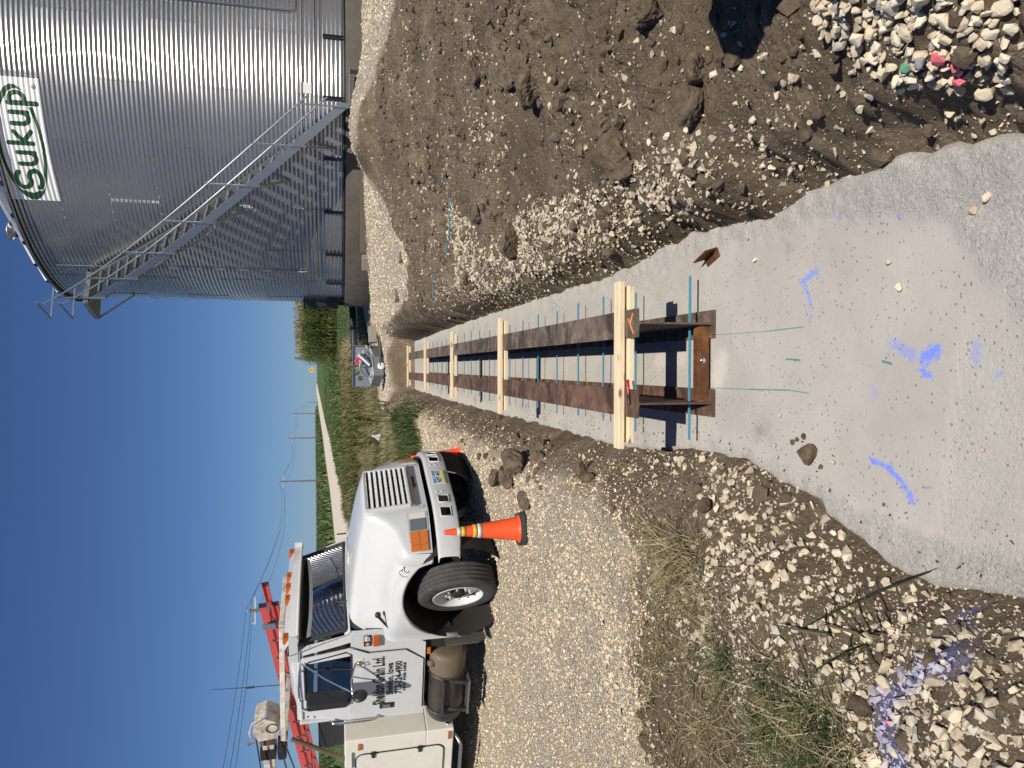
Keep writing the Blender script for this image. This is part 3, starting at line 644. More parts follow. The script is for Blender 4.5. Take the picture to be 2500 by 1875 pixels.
put('loose_stones', np.vstack([qc,qd]), np.concatenate([sc2,sd2]), HV2, M['stone'], 'small limestone chips mixed into the soil along the left trench edge')
# crushed rock of the truck lot, dense near, thinning far
n = 62000
q = np.stack([RNG.uniform(-7.5, -.5, n), 4.0+11.5*RNG.uniform(0,1,n)**1.5], -1)
q = q[(poly_sd(LOT, q[:,0], q[:,1])+.3*vnoise(q[:,0]*1.3, q[:,1]*1.3, 31)+RNG.normal(0,.12,len(q)) < .05) & (poly_sd(SLAB, q[:,0], q[:,1]) > .15)]
q2 = np.stack([RNG.uniform(-5, -.6, 30000), RNG.uniform(2.9, 6, 30000)], -1); d2_ = poly_sd(LOT, q2[:,0], q2[:,1]); q2 = q2[(d2_ > -.05) & (RNG.uniform(0,1,30000) < .75*np.exp(-np.clip(d2_,0,9)*3.6)*(1+.8*vnoise(q2[:,0]*1.7, q2[:,1]*1.7, 58))) & (poly_sd(SLAB, q2[:,0], q2[:,1]) > .12)]; q = np.vstack([q, q2])
s_ = .0065*(2.6)**(RNG.uniform(0,1,len(q))**1.8)*(1+.05*(q[:,1]-4))
put('gravel_surface', q, s_, HV3, M['stone_lot'], 'tan crushed limestone gravel covering the yard under the white truck')
n = 26000
q = np.stack([RNG.uniform(-.9, 10, n), RNG.uniform(11, 26, n)], -1); q = q[(poly_sd(BINGRAVEL, q[:,0], q[:,1])+.15*vnoise(q[:,0]*1.3, q[:,1]*1.3, 33) < 0)]
s_ = RNG.uniform(.018, .036, len(q))
put('gravel_surface', q, s_, HV3, M['stone_pale'], 'clean white gravel apron around the grain bin base')
# limestone heap: the large pieces one by one
HB = []
for k, (vv, ff) in enumerate(hull_variants(16, 19, 9, .9)):
    me = bpy.data.meshes.new('stone'); me.from_pydata(vv.tolist(), [], ff.tolist())
    bm = bmesh.new(); bm.from_mesh(me); bmesh.ops.bevel(bm, geom=list(bm.edges)+list(bm.verts), offset=.045, segments=1, affect='EDGES'); bm.to_mesh(me); bm.free()
    me.materials.append(M['stone_pale'] if k < 10 else M['stone']); HB.append(me)
def rock(x, y, s_, me, label, group, z=None, mat=None, name='limestone_chunk'):
    o = bpy.data.objects.new(name, me); COL.objects.link(o)
    z = gz(x, y)[0] + s_*.45 if z is None else z
    o.location = (x, y, z); o.scale = (s_, s_, s_); o.rotation_euler = (random.gauss(0,.5), random.gauss(0,.5), random.uniform(0,6.28))
    if mat:
        o.data = me = me.copy(); me.materials.clear(); me.materials.append(mat)
    return tag(o, label, 'stone', group)
placed = []
def spaced(poly, n, smin, smax, tries=40):
    out = []
    for _ in range(n*tries):
        if len(out) >= n: break
        x, y = rand_in(poly, 1)[0]; s_ = random.uniform(smin, smax)
        if all((x-a)**2+(y-b)**2 > (.60*(s_+c))**2 for a, b, c in out): out.append((x, y, s_))
    return out
heap = spaced([(1.62,2.36),(1.39,2.40),(1.28,2.40),(1.22,2.37),(1.07,2.25),(.99,2.11),(.93,1.97),(.92,1.87),(.97,1.76),(1.07,1.68),(1.3,1.68)], 165, .018, .036, 200)
q = rand_in(PILE, 420); put('loose_stones', q, RNG.uniform(.010,.026,len(q)), HV, M['stone_pale'], 'smaller cream stones filling the limestone heap', .5)
for i, (x, y, s_) in enumerate(heap):
    if i % 40 == 7: rock(x, y, s_*1.1, HB[i%10], 'brownish limestone chunk lying among the paler stones of the heap', 'brown stones in the heap', mat=M['clod'] if False else M['stone'])
    else: rock(x, y, s_, HB[i%10], 'angular cream limestone chunk in the heap beside the near trench end', 'limestone chunks in the heap')
for (x, y), mt, lb in [((1.005,1.955),'stone_pink','limestone chunk sprayed bright pink in the near heap'),((1.03,1.985),'stone_pink','pink sprayed limestone chunk touching the larger pink one'),((1.035,2.03),'stone_grey','grey purple stone next to the pink sprayed stones'),((1.06,2.12),'stone_green','limestone chunk with faded green spray paint in the heap'),((.975,1.99),'stone_pink','small pink sprayed stone at the heap edge')]:
    rock(x, y, .030 if mt != 'stone_green' else .024, HB[3], lb, None, z=gz(x,y)[0]+.035, mat=M[mt])
left = spaced(STONYL, 100, .014, .030, 60)
for i, (x, y, s_) in enumerate(left):
    rock(x, y, s_, HB[6+i%10], 'angular limestone chunk lying in the soil left of the footing', 'limestone chunks left of the footing')
right = spaced([(1.05,2.65),(1.0,3.3),(1.05,4.0),(1.5,4.2),(1.7,3.2),(1.5,2.6)], 32, .012, .028)
for i, (x, y, s_) in enumerate(right):
    rock(x, y, s_, HB[i%16], 'limestone chunk on the dark soil above the right trench wall', 'limestone chunks above the right trench wall')
# single stones lying on the concrete
for (x, y), s_, lb in [((.614,2.197),.022,'round cream stone on the rough concrete nearer the camera of two'),((.644,2.131),.023,'cream stone on the rough concrete at the near right corner'),((.759,2.209),.022,'tan stone caught at the rough rim of the footing'),((.382,2.556),.019,'white oval stone alone on the smooth concrete'),((.494,2.616),.015,'small brown stone on smooth concrete right of the white oval one'),((.669,3.617),.014,'tan pebble on concrete near the rusty angle offcut'),((-.24,2.165),.012,'cream pebble alone on the near left concrete'),((-.171,3.395),.013,'tan pebble below the left beam end'),((-.327,3.436),.014,'pebble on concrete left of the brown clod, farther one'),((-.393,3.418),.015,'pebble at the left footing edge beside the soil bank'),((-.368,2.972),.017,'tan stone on concrete just nearer than the brown clod')]:
    rock(x, y, s_, HB[random.randrange(16)], lb, None, z=s_*.5+.004, name='stone')

# ------------------------------------------------------------------ soil clods
def clod_mesh(seed):
    bm = bmesh.new(); bmesh.ops.create_icosphere(bm, subdivisions=4, radius=1); rg_ = np.random.default_rng(seed); off = rg_.uniform(0, 50, 3)
    P = np.array([v.co[:] for v in bm.verts]); sc_ = np.array([rg_.uniform(1,1.3), rg_.uniform(.8,1), rg_.uniform(.6,.8)])
    pn = rg_.normal(size=(15,3)); pn /= np.linalg.norm(pn, axis=1)[:,None]; pd = rg_.uniform(.62, 1.0, 15)
    rad = np.min(np.where(P@pn.T > .05, pd/np.maximum(P@pn.T, .05), 9), 1); rad = np.minimum(rad, 1.12)
    n_ = rad-1 + .10*fbm(P[:,0]*1.6+off[0], P[:,1]*1.6+P[:,2]*1.9+off[1], 3, 3) + .055*vnoise(P[:,0]*6+P[:,2]*4+off[1], P[:,1]*6-P[:,2]*5+off[2], 4)+.04*vnoise(P[:,0]*13+P[:,2]*9, P[:,1]*13-P[:,2]*8, 5)
    P = P*(1+n_)[:,None]*sc_
    for v, c in zip(bm.verts, P): v.co = c
    me = bpy.data.meshes.new('clod'); bm.to_mesh(me); bm.free(); me.materials.append(M['clod'])
    return me
CM = [clod_mesh(s) for s in range(7)]
q = np.stack([RNG.uniform(-.75,.9,5000), RNG.uniform(2,9,5000)], -1); sdq = poly_sd(SLAB, q[:,0], q[:,1]); q = q[(sdq < -.01) & (sdq > -.34) & (RNG.uniform(0,1,5000) < np.where(q[:,0] < .1, np.exp(sdq*11), .25*np.exp(sdq*22)))]; s_ = RNG.uniform(.003,.011,len(q))
tag(scatter_mesh('soil_crumbs', np.stack([q[:,0],q[:,1],s_*.4+.002],-1), s_, HV2, M['clod']), 'soil crumbs fallen on the concrete along its edges', 'soil', kind='stuff')
q = q[::5]+RNG.normal(0,.03,(len(q[::5]),2)); q = q[poly_sd(SLAB, q[:,0], q[:,1]) < -.01]; s_ = RNG.uniform(.004,.012,len(q)); tag(scatter_mesh('loose_stones', np.stack([q[:,0],q[:,1],s_*.4+.002],-1), s_, HV2, M['stone']), 'limestone chips fallen on the concrete along its edges', 'stones', kind='stuff')
def clod(x, y, s_, k, label, z=None, group=None):
    o = bpy.data.objects.new('soil_clod', CM[k%7]); COL.objects.link(o); o.scale = (s_,)*3; o.rotation_euler = (random.uniform(-.3,.3), random.uniform(-.3,.3), random.uniform(0,6.28))
    o.location = (x, y, (gz(x,y)[0] if z is None else z) + s_*.42); return tag(o, label, 'clod', group)
clod(-.347, 3.147, .058, 0, 'fist-sized dark brown clod lying on the concrete footing', 0.0)
for (x,y,s_,lb) in [(-.262,3.20,.016,'crumb of soil beside the clod on the concrete, nearest the beams'),(-.30,3.29,.014,'crumb of soil on concrete behind the brown clod'),(-.285,3.255,.012,'smallest soil crumb behind the brown clod'),(-.40,3.07,.013,'soil crumb nearer the camera than the brown clod')]:
    clod(x, y, s_, 1, lb, 0.0)
for (x,y,s_,lb) in [(-.80,7.29,.17,'largest dark clod in the heap between truck and trench'),(-.95,7.45,.12,'clod leaning on the largest clod, on its truck side'),(-.66,7.2,.11,'clod beside the largest one, on the trench side'),(-.72,6.95,.09,'clod in front of the largest clod by the trench'),(-1.05,8.19,.10,'dark clod on the gravel below the truck bumper'),(-1.13,7.03,.09,'single clod near the base of the orange cone'),(-.70,5.72,.075,'clod with pale cement crust on the left bank'),(-.75,5.55,.06,'smaller clod on the left bank in front of the crusted one'),(1.40,7.04,.16,'broad dark clod standing out of the stony right bank'),(1.37,4.26,.12,'cracked clod on the right bank in the foreground'),(1.50,4.40,.10,'clod touching the cracked foreground clod'),(1.66,4.48,.09,'clod behind the cracked foreground clod'),(2.41,5.81,.17,'big cracked clod in the middle of the right spoil'),(2.60,5.95,.13,'clod next to the big cracked one in the spoil'),(2.73,6.44,.14,'clod behind the big cracked one under stones'),(1.41,3.46,.10,'rounded cracked clod above the near trench wall'),(1.55,3.36,.08,'clod right of the rounded cracked one'),(1.31,8.97,.10,'clod at the far part of the stony strip'),(3.1,7.2,.13,'clod high on the right spoil slope'),(2.0,3.7,.12,'clod at the right picture edge in the foreground'),(1.9,8.2,.10,'clod on the smooth scraped soil'),(2.35,3.3,.14,'cracked clod near the dark shadow on the right')]:
    clod(x, y, s_, random.randrange(7), lb)
n = 14000
q = np.stack([RNG.uniform(-1.3, 5.5, n), RNG.uniform(1.8, 13, n)], -1); sd_ = poly_sd(SLAB, q[:,0], q[:,1])
q = q[(sd_ > .05) & (poly_sd(BINGRAVEL, q[:,0], q[:,1]) > 0) & ((q[:,0] > 0) | (sd_ < .5)) & (vnoise(q[:,0]*.8, q[:,1]*.8, 44)+.6*vnoise(q[:,0]*2.5, q[:,1]*2.5, 45)+RNG.normal(0,.25,len(q)) > -.05)]
def small_clods(q):
    bm = bmesh.new(); bmesh.ops.create_icosphere(bm, subdivisions=1, radius=1); bm.verts.index_update(); b = np.array([v.co[:] for v in bm.verts]); f = np.array([[v.index for v in p_.verts] for p_ in bm.faces]); bm.free(); var = []
    for k in range(8):
        var.append((b*(1+.28*vnoise(b[:,0]*1.7+k*9, b[:,1]*1.7+b[:,2]*2.1, k)+.15*vnoise(b[:,0]*4+k, b[:,1]*4+b[:,2]*3, k))[:,None]*np.array([1.15,.95,.72]), f))
    s_ = .007*(8.0)**(RNG.uniform(0,1,len(q))**3.2); z = gz(q[:,0], q[:,1])
    return scatter_mesh('soil_crumbs', np.stack([q[:,0], q[:,1], z+s_*.3], -1), s_, var, M['clod'])
tag(small_clods(q), 'crumbs of dark soil scattered over the banks', 'soil', kind='stuff')

# ------------------------------------------------------------------ grass
def blades(name, base, length, width, lean, mat, label, seg=3, droop=.6, cat='grass', rnd=None, wind=(0,0)):
    """curved strips, one per base point"""
    n = len(base); a = RNG.uniform(0, 6.283, n); L = length; ln = RNG.uniform(*lean, n)
    dx, dy = np.cos(a), np.sin(a); V = []; 
    for i in range(seg+1):
        t_ = i/seg; out = ln*t_+droop*ln*t_**2; up = t_*np.sqrt(np.clip(1-(ln*.75*t_)**2, .05, 1))-droop*.35*ln*t_**2
        w = width*(1-t_**1.6)+.0003
        c = base + np.stack([(dx*out+wind[0]*t_**2)*L, (dy*out+wind[1]*t_**2)*L, up*L], -1)
        s_ = np.stack([-dy*w, dx*w, np.zeros(n)], -1)
        V += [c-s_, c+s_]
    V = np.stack(V, 1); k = 2*(seg+1)
    f = np.array([[2*i, 2*i+1, 2*i+3, 2*i+2] for i in range(seg)]); F = (f[None]+(np.arange(n)*k)[:,None,None]).reshape(-1,4)
    r_ = RNG.uniform(0,1,n) if rnd is None else rnd
    return tag(link(name, np_mesh(name, V.reshape(-1,3), F, True, {'rnd': np.repeat(r_, k)}), mat), label, cat, kind='stuff')
def on_ground(q, sink=.01): return np.stack([q[:,0], q[:,1], gz(q[:,0], q[:,1])-sink], -1)
def tufts(poly, n, k, spread):
    c = rand_in(poly, n); q = np.repeat(c, k, 0)+RNG.normal(0, spread, (n*k, 2)); return q[poly_sd(SLAB, q[:,0], q[:,1]) > .15]
q = tufts(STRAW, 120, 26, .05); blades('dry_grass', on_ground(q), RNG.uniform(.03,.13,len(q)), .0020, (.8,1.35), M['straw'], 'flattened dry straw and grass on the left bank by the gravel yard')
q = np.vstack([tufts(GREEN, 30, 22, .05), tufts([(-1.25,3.15),(-1.1,3.0),(-1.45,3.5),(-1.5,3.2)], 5, 20, .05)]); blades('green_grass', on_ground(q), RNG.uniform(.06,.20,len(q)), .0028, (.4,.95), M['green_grass'], 'green grass tufts among stones at the lower left corner')
q = tufts(GREEN, 40, 16, .06); blades('dry_grass', on_ground(q), RNG.uniform(.05,.16,len(q)), .0022, (.8,1.35), M['straw'], 'dead straw matted between the green tufts at the lower left')
q = tufts([(-.98,3.5),(-.83,3.72),(-.88,4.05),(-1.0,4.0),(-1.12,3.5)], 10, 30, .04); blades('dry_grass', on_ground(q), RNG.uniform(.10,.24,len(q)), .0025, (.5,1.0), M['straw'], 'leaning tuft of half dry grass at the edge of the left bank', wind=(.1,.45))
q = tufts([(-.98,2.42),(-.9,2.5),(-1.02,2.6),(-1.1,2.5)], 3, 7, .025); blades('weed', on_ground(q), RNG.uniform(.10,.26,len(q)), .006, (.4,.9), M['dark_weed'], 'dark narrow leaved weed growing between the left stones', cat='weed')
# ditch and verge behind the yard
def area(n, x0, x1, y0, y1, cond, pw=1.6):
    y = y0+(y1-y0)*RNG.uniform(0,1,n)**pw; x = RNG.uniform(x0, x1, n)*(y/y0 if x0 < -8 else 1); q = np.stack([x, y], -1)
    return q[cond(q[:,0], q[:,1])]
notbin = lambda x, y: (poly_sd(BINGRAVEL, x, y) > .15) & (np.abs(x-road_x(y)) > 4.3) & (x < 3.2+.0*y)
q = area(52000, -9, 2.4, 16.2, 34, lambda x, y: notbin(x, y) & (poly_sd(SLAB, x, y) > .6) & (y > 16.3+np.clip(-x-4,0,99)*.06)); L = RNG.uniform(.18,.52,len(q))*np.clip(.6+.5*vnoise(q[:,0]*.4, q[:,1]*.4, 9)+.012*(q[:,1]-16), .3, 1.1)
blades('ditch_grass', on_ground(q), L, .008, (.25,.75), M['ditch_grass'], 'tall tan and green grass of the ditch behind the trench', rnd=np.clip(.45+.55*vnoise(q[:,0]*.5, q[:,1]*.5, 14)+RNG.normal(0,.2,len(q)),0,1), wind=(-.25,.1))
q = tufts([(-.62,15.6),(-1.0,14.9),(-2.3,15.3),(-3.2,16.2),(-1.5,17.6),(-.55,18.2)], 120, 34, .14); blades('green_grass', on_ground(q), RNG.uniform(.18,.5,len(q)), .006, (.3,.85), M['clump_green'], 'green grass hummock between the truck front and the trench end')
q = np.stack([RNG.uniform(-9, 9, 24000), 33+10*RNG.uniform(0,1,24000)], -1); q = q[(np.abs(q[:,0]-road_x(q[:,1])) > 3.2) & (q[:,0] < 1.5+.02*q[:,1])]; L = RNG.uniform(.25,.6,len(q))
blades('verge_grass', on_ground(q), L, .03, (.2,.6), M['ditch_grass'], 'tan and olive roadside grass reaching back towards the gravel road', seg=2, rnd=np.clip(.38+.5*vnoise(q[:,0]*.12, q[:,1]*.12, 17)+RNG.normal(0,.15,len(q)),0,1), wind=(-.2,.1))
q = np.stack([RNG.uniform(0, 11, 20000), RNG.uniform(27.6, 57, 20000)], -1); q = q[(poly_sd(BINGRAVEL, q[:,0], q[:,1]) > .1) & (q[:,0] > .02*q[:,1]+.8)]; blades('mown_grass', on_ground(q), RNG.uniform(.06,.16,len(q)), .012, (.3,.8), M['verge_grass'], 'short green grass strip between white gravel and corn', seg=2)
q = np.stack([RNG.uniform(-8, 8, 16000), 41+110*RNG.uniform(0,1,16000)**1.8], -1); q[:,0] *= .6+q[:,1]/90; q = q[(np.abs(q[:,0]-road_x(q[:,1])) > 3.4) & (q[:,0] < .025*q[:,1]+1) & (q[:,0] > road_x(q[:,1]))]
blades('verge_grass', on_ground(q), RNG.uniform(.15,.35,len(q)), .04, (.2,.6), M['verge_grass'], 'green grass between the ditch and the gravel road', seg=2, wind=(-.2,.1))
q = np.stack([RNG.uniform(-130, -11, 22000), 50+370*RNG.uniform(0,1,22000)**1.3], -1); q = q[q[:,0] < road_x(q[:,1])-4]; blades('bean_field', on_ground(q), RNG.uniform(.5,.9,len(q))*(1+.002*q[:,1]), .16, (.2,.6), M['verge_grass'], 'green low crop field left of the gravel road', seg=1, cat='field')

# ------------------------------------------------------------------ corn standing at the yard edge
def corn():
    st = []
    for i in range(2300):
        y = 57+60*random.random()**1.9; lim = .029*y+max(0,68-y)*.06+.6*random.random(); x = lim + random.random()*15
        st.append((x, y))
    q = np.array(st); q[:,0] += .0; z = gz(q[:,0], q[:,1]); n = len(q); H = RNG.uniform(2.2, 2.75, n)+.2; V = []; F = []; A = []; b = 0
    for i in range(n):
        x, y = q[i]; h = H[i]; lx, ly = random.gauss(0,.08), random.gauss(0,.08)
        def at(t_): return Vector((x+lx*t_*t_, y+ly*t_*t_, z[i]+h*t_))
        r0 = .014
        for t0, t1 in ((0,.5),(.5,1)):
            a_, b_ = at(t0), at(t1); V += [a_+Vector((-r0,0,0)), a_+Vector((r0,0,0)), b_+Vector((r0*.6,0,0)), b_+Vector((-r0*.6,0,0))]; F.append((b,b+1,b+2,b+3)); A += [.62]*4; b += 4
        for k in range(9):
            t_ = .15+.085*k; o = at(t_); an = (0 if k%2 else math.pi)+random.gauss(.4,.6); L = random.uniform(.45,.8); d = Vector((math.cos(an), math.sin(an), 0)); sdv = Vector((-d.y, d.x, 0))*.035
            dry = 1 if t_ < .3 else 0; c_ = min(1, max(0, random.gauss(.8 if dry else .42, .2)))
            p1 = o+d*L*.35+Vector((0,0,L*.38)); p2 = o+d*L*.75+Vector((0,0,L*.30)); p3 = o+d*L+Vector((0,0,-L*.12))
            V += [o, p1-sdv, p1+sdv, p2-sdv*.8, p2+sdv*.8, p3]; F += [(b,b+2,b+1,b+1),(b+1,b+2,b+4,b+3),(b+3,b+4,b+5,b+5)]; A += [c_]*6; b += 6
        top = at(1)
        for k in range(5):
            an = random.uniform(0,6.28); e = top+Vector((math.cos(an)*.14, math.sin(an)*.14, random.uniform(.16,.30))); s_ = Vector((.012,0,0)); V += [top-s_, top+s_, e+s_, e-s_]; F.append((b,b+1,b+2,b+3)); A += [.97]*4; b += 4
    F3 = []
    for f in F:
        F3.append((f[0],f[1],f[2])); 
        if f[3] != f[2]: F3.append((f[0],f[2],f[3]))
    me = np_mesh('corn', np.array([tuple(v) for v in V]), np.array(F3), False, {'rnd': np.array(A)})
    tag(link('corn_field', me, M['corn']), 'tall green corn with tan tassels standing behind the grain bin', 'corn', kind='stuff')
corn()

# ------------------------------------------------------------------ broad-leaved weeds near the end of the trench
def weed_plant(x, y, h, n, label, mat, leaf=.12):
    z = gz(x, y)[0]; root = thing('weed_plant', label, 'weed', (x, y, z)); V = []; F = []; A = []; b = 0; st = MB()
    for k in range(n):
        a = random.uniform(0,6.28); l = random.uniform(.1,.35)*h; top = Vector((math.cos(a)*l, math.sin(a)*l, h*random.uniform(.7,1))); st.tube([(0,0,-.03), top*.5+Vector((0,0,h*.06)), top], .006, 5)
        for j in range(9):
            t_ = .35+.65*j/8; o = top*t_; an = random.uniform(0,6.28); L = leaf*random.uniform(.7,1.2); d = Vector((math.cos(an), math.sin(an), random.uniform(.1,.9))).normalized(); s_ = Vector((-d.y, d.x, 0)).normalized()*L*.22
            m_ = o+d*L*.5; e = o+d*L+Vector((0,0,-L*.2)); V += [o, m_-s_, e, m_+s_]; F.append((b,b+1,b+2,b+3)); A += [min(1,max(0,random.gauss(.3+.6*t_,.2)))]*4; b += 4
    lv = link('leaves', np_mesh('leaves', np.array([tuple(v) for v in V]), np.array(F), False, {'rnd': np.array(A)}), mat, root); lv['kind'] = 'stuff'
    st.build('stem', M['dark_weed'], root)
    return root
weed_plant(-1.25, 25.2, 1.05, 10, 'yellowing broad leaved weed beside the ditch grass, taller of two', M['weed'], .16)
weed_plant(-1.85, 25.0, 1.15, 9, 'yellow flowered weed left of the yellowing tall one', M['weed'], .17)
weed_plant(-.55, 21.2, .55, 8, 'small straw coloured weed at the white gravel edge', M['straw'], .08)
# fallen stalks lying across the left stones
for a, b_, r_, lb in [((-1.05,2.75,.36),(-.70,2.30,.10),.004,'long dark weed stalk leaning over the footing corner'),((-1.18,2.62,.37),(-.98,2.35,.36),.003,'short dry stalk lying across the left stones')]:
    a = Vector(a); b_ = Vector(b_); mid = (a+b_)/2+Vector((0,0,.05)); mb = MB(); mb.tube([a, a*.5+mid*.5+Vector((0,0,.01)), mid, mid*.5+b_*.5+Vector((0,0,.015)), b_], [r_*.7,r_,r_,r_*1.4,r_*.4], 6)
    tag(mb.build('dry_stalk', M['dark_weed']), lb, 'stalk')
# ------------------------------------------------------------------ steel beams in the trench
BD = Vector((.0239, 1, 0)).normalized(); BA = math.atan2(BD.x, BD.y)      # beam heading
def beam_x(y): return .124+.0239*(y-4.3)
def along(y, side=0.0, z=0.0):
    """point on the beam pair's centre line, side metres to the right"""
    return Vector((beam_x(y)+side*math.cos(BA), y-side*math.sin(BA), z))
BH, FW, FT, WT = .508, .170, .0135, .011; BL = 14.45
def i_profile():
    h = FW/2; w = WT/2; r_ = .014
    P = [(-h,0),(h,0),(h,FT),(w+r_,FT+.001),(w+.3*r_,FT+.3*r_),(w,FT+r_),(w,BH-FT-r_),(w+.3*r_,BH-FT-.3*r_),(w+r_,BH-FT-.001),(h,BH-FT),(h,BH)]
    return P + [(-x, z) for x, z in P[::-1]][:-1][:10]
prof = i_profile()
def beam(side, mat, label, mark=None):
    o = thing('steel_beam', label, 'beam', along(4.07, side, .003), -BA)
    mb = MB(); n = len(prof)
    ys = [0, .02]+[i*.9 for i in range(1,16)]+[BL]
    V = [(x, y, z) for y in ys for x, z in prof]; F = [(i*n+j, i*n+(j+1)%n, (i+1)*n+(j+1)%n, (i+1)*n+j) for i in range(len(ys)-1) for j in range(n)]
    mb.add(V, F); mb.add(V[:n], [tuple(range(n))]); mb.add(V[-n:], [tuple(range(n-1,-1,-1))])
    body = mb.build('i_section', mat, o, fixn=True)
    return o
bR = beam(.239, M['rust_grey'], 'long rusty steel beam on the bin side with an orange mark on its near end')
bL = beam(-.241, M['rust'], 'long rusty steel beam on the truck side, a red marker lying on it')
# orange crayon mark on the right beam: three strokes
mk = MB()
for a, b_ in [((-.012,.025),(.028,.005)),((.028,.005),(.052,.062)),((.028,.005),(.065,-.035))]: pass
zt = BH+.0022
for pts in ([(-.062,.050),(-.025,.085),(.012,.118)],[(-.005,.104),(.030,.080),(.060,.062)],[(.010,.112),(.030,.128)]):
    mk.tube([(x, y, zt-.002) for x, y in pts], .0062, 6)
mk.build('crayon_mark', M['orange_wax'], bR)
pr_ = MB(); pr_.box(-.06,.06,.02,.03,zt-.001,zt)
# channel welded across the beam ends
ch = thing('steel_channel', 'short rusty channel welded between the near ends of both beams', 'steel channel', along(4.125, 0, .018), -BA)
mb = MB(); hl = .239-WT/2-.004
mb.box(-hl, hl, -.006, .006, 0, .072); mb.box(-hl, hl, .006, .062, .060, .072); mb.box(-hl, hl, .006, .062, 0, .012)
mb.build('channel', M['rust_raw'], ch, bevel=.002)
mb = MB(); mb.lathe([(0,.0),(.012,0),(.012,.006),(.010,.010),(0,.010)], 6, Matrix.Translation((.018,-.006,.040)) @ Matrix.Rotation(R(90),4,'X'), sm=False); mb.lathe([(.018,0),(.018,.003),(0,.003)], 14, Matrix.Translation((.018,-.006,.040)) @ Matrix.Rotation(R(90),4,'X'))
mb.build('bolt', M['chrome'], ch)
for s_ in (-1, 1):
    mb = MB(); mb.tube([(s_*hl,.0,.0),(s_*hl,-.003,.05),(s_*hl,.0,.072)], .008, 6); mb.build('weld', M['rust'], ch)
# ------------------------------------------------------------------ lumber clamped over and under the top flanges
LY = [4.30, 7.74, 11.17, 14.72, 18.40]
words = ['nearest', 'second nearest', 'middle', 'second farthest', 'farthest']
BW, BT = .089, .038
for k, y in enumerate(LY):
    o = along(y, 0, .003+BH); sh = random.uniform(-.012,.012)
    mb = MB(); mb.box(-.52+sh, .51+sh, -BW/2, BW/2, .001, BT+.001)
    b_ = mb.build('lumber_board', M['lumber'], None, bevel=.004); b_.location = o; b_.rotation_euler = (0,0,-BA)
    tag(b_, words[k]+' pale wooden board laid flat across the two beams', 'board', 'boards across the beams')
    for a0, a1, w in ((-.49,-.241-FW/2+.062,'left of the truck side beam'),(-.241+WT/2+.002,.239-WT/2-.002,'between the two beams'),(.239+FW/2-.062,.475,'right of the bin side beam')):
        mb = MB(); mb.box(a0, a1, -BW/2-.022, BW/2-.022, -FT-BT-.002, -FT-.002)
        c = mb.build('lumber_board', M['lumber'], None, bevel=.004); c.location = o; c.rotation_euler = (0,0,-BA)
        tag(c, 'short wooden piece under the '+words[k]+' board, '+w, 'board', 'short pieces under the beams\' flanges')
    if k < 2:
        pass
# ------------------------------------------------------------------ blue coated reinforcing bars through the webs
RY = [4.23,5.08,5.76,6.40,7.08,7.78,8.48,9.15,9.80,10.44,11.20,11.92,12.63,13.33,14.0,14.69,15.37,16.12,16.80,17.63]
base_bar = None
for k, y in enumerate(RY):
    if base_bar is None:
        mb = MB(); mb.tube([(-.51,0,0),(-.2,0,.001),(.2,0,-.001),(.51,0,0)], .0068, 10)
        for i in range(64):
            x = -.50+i*.0159; mb.tube([(x-.0018,0,0),(x+.0018,0,0)], .0079, 8, caps=True)
        for s_ in (-1,1): mb.box(-.51,.51,-.0012+0,.0012,s_*.0068-.001,s_*.0068+.0012)
        o = mb.build('reinforcing_bar', M['rebar_blue']); base_bar = o
    else: o = base_bar.copy(); COL.objects.link(o)
    p_ = along(y, random.uniform(-.03,.03)+.02, .095+random.uniform(-.004,.004)); o.location = p_; o.rotation_euler = (random.uniform(0,3), 0, -BA+(random.gauss(0,.02) if k > 2 else 0))
    nm = ['nearest','second','third','fourth','fifth','sixth','seventh','eighth','ninth','tenth','eleventh','twelfth','thirteenth','fourteenth','fifteenth','sixteenth','seventeenth','eighteenth','nineteenth','farthest'][k]
    tag(o, ('blue coated reinforcing bar through both beams, '+nm+(' of the row' if nm in ('nearest','farthest') else ' from the camera')), 'rebar', 'blue reinforcing bars through the beams')
# marker pen on the left beam
pen = thing('marker_pen', 'red marker pen with black cap lying on the truck side beam', 'marker', (.0,4.185,.003+BH+.0105), R(188))
mb = MB(); mb.lathe([(0,0),(.008,0),(.0095,.004),(.0095,.088),(.006,.094),(0,.094)], 14, Matrix.Translation((.07,0,0)) @ Matrix.Rotation(R(-90),4,'Y')); mb.build('barrel', M['pen_red'], pen)
mb = MB(); mb.lathe([(.0,0),(.0098,0),(.0105,.003),(.010,.055),(.007,.060),(0,.060)], 14, Matrix.Translation((.07,0,0)) @ Matrix.Rotation(R(-90),4,'Y') @ Matrix.Translation((0,0,-.058))); mb.build('cap', M['black_plastic'], pen)
# rusty angle offcut lying on the footing
an = thing('angle_iron', 'short rusty angle iron offcut lying on the concrete by the right wall', 'angle iron', (.775,4.10,.004), R(-64))
mb = MB(); L = .155; mb.prism([(0,0),(.088,0),(.088,.009),(.009,.009),(.009,.088),(0,.088)], -L/2, L/2, lambda u, v, h: (h, (u-.02), v)); mb.build('offcut', M['rust_raw'], an, bevel=.0015)
an.rotation_euler = (R(-18), 0, R(107))
# barrel shape added outside the picture only to cast a shadow on the soil
bz = gz(2.02,2.15)[0]
br = thing('shadow_caster', 'added barrel shape casting a shadow from the right, outside the picture', 'barrel', (1.84,2.18,bz-.03))
mb = MB(); mb.lathe([(0,0),(.27,0),(.285,.03),(.29,.30),(.30,.32),(.29,.34),(.29,.60),(.30,.62),(.29,.64),(.285,.86),(.27,.88),(0,.88)], 28); mb.build('caster_body', M['dark_box'], br)
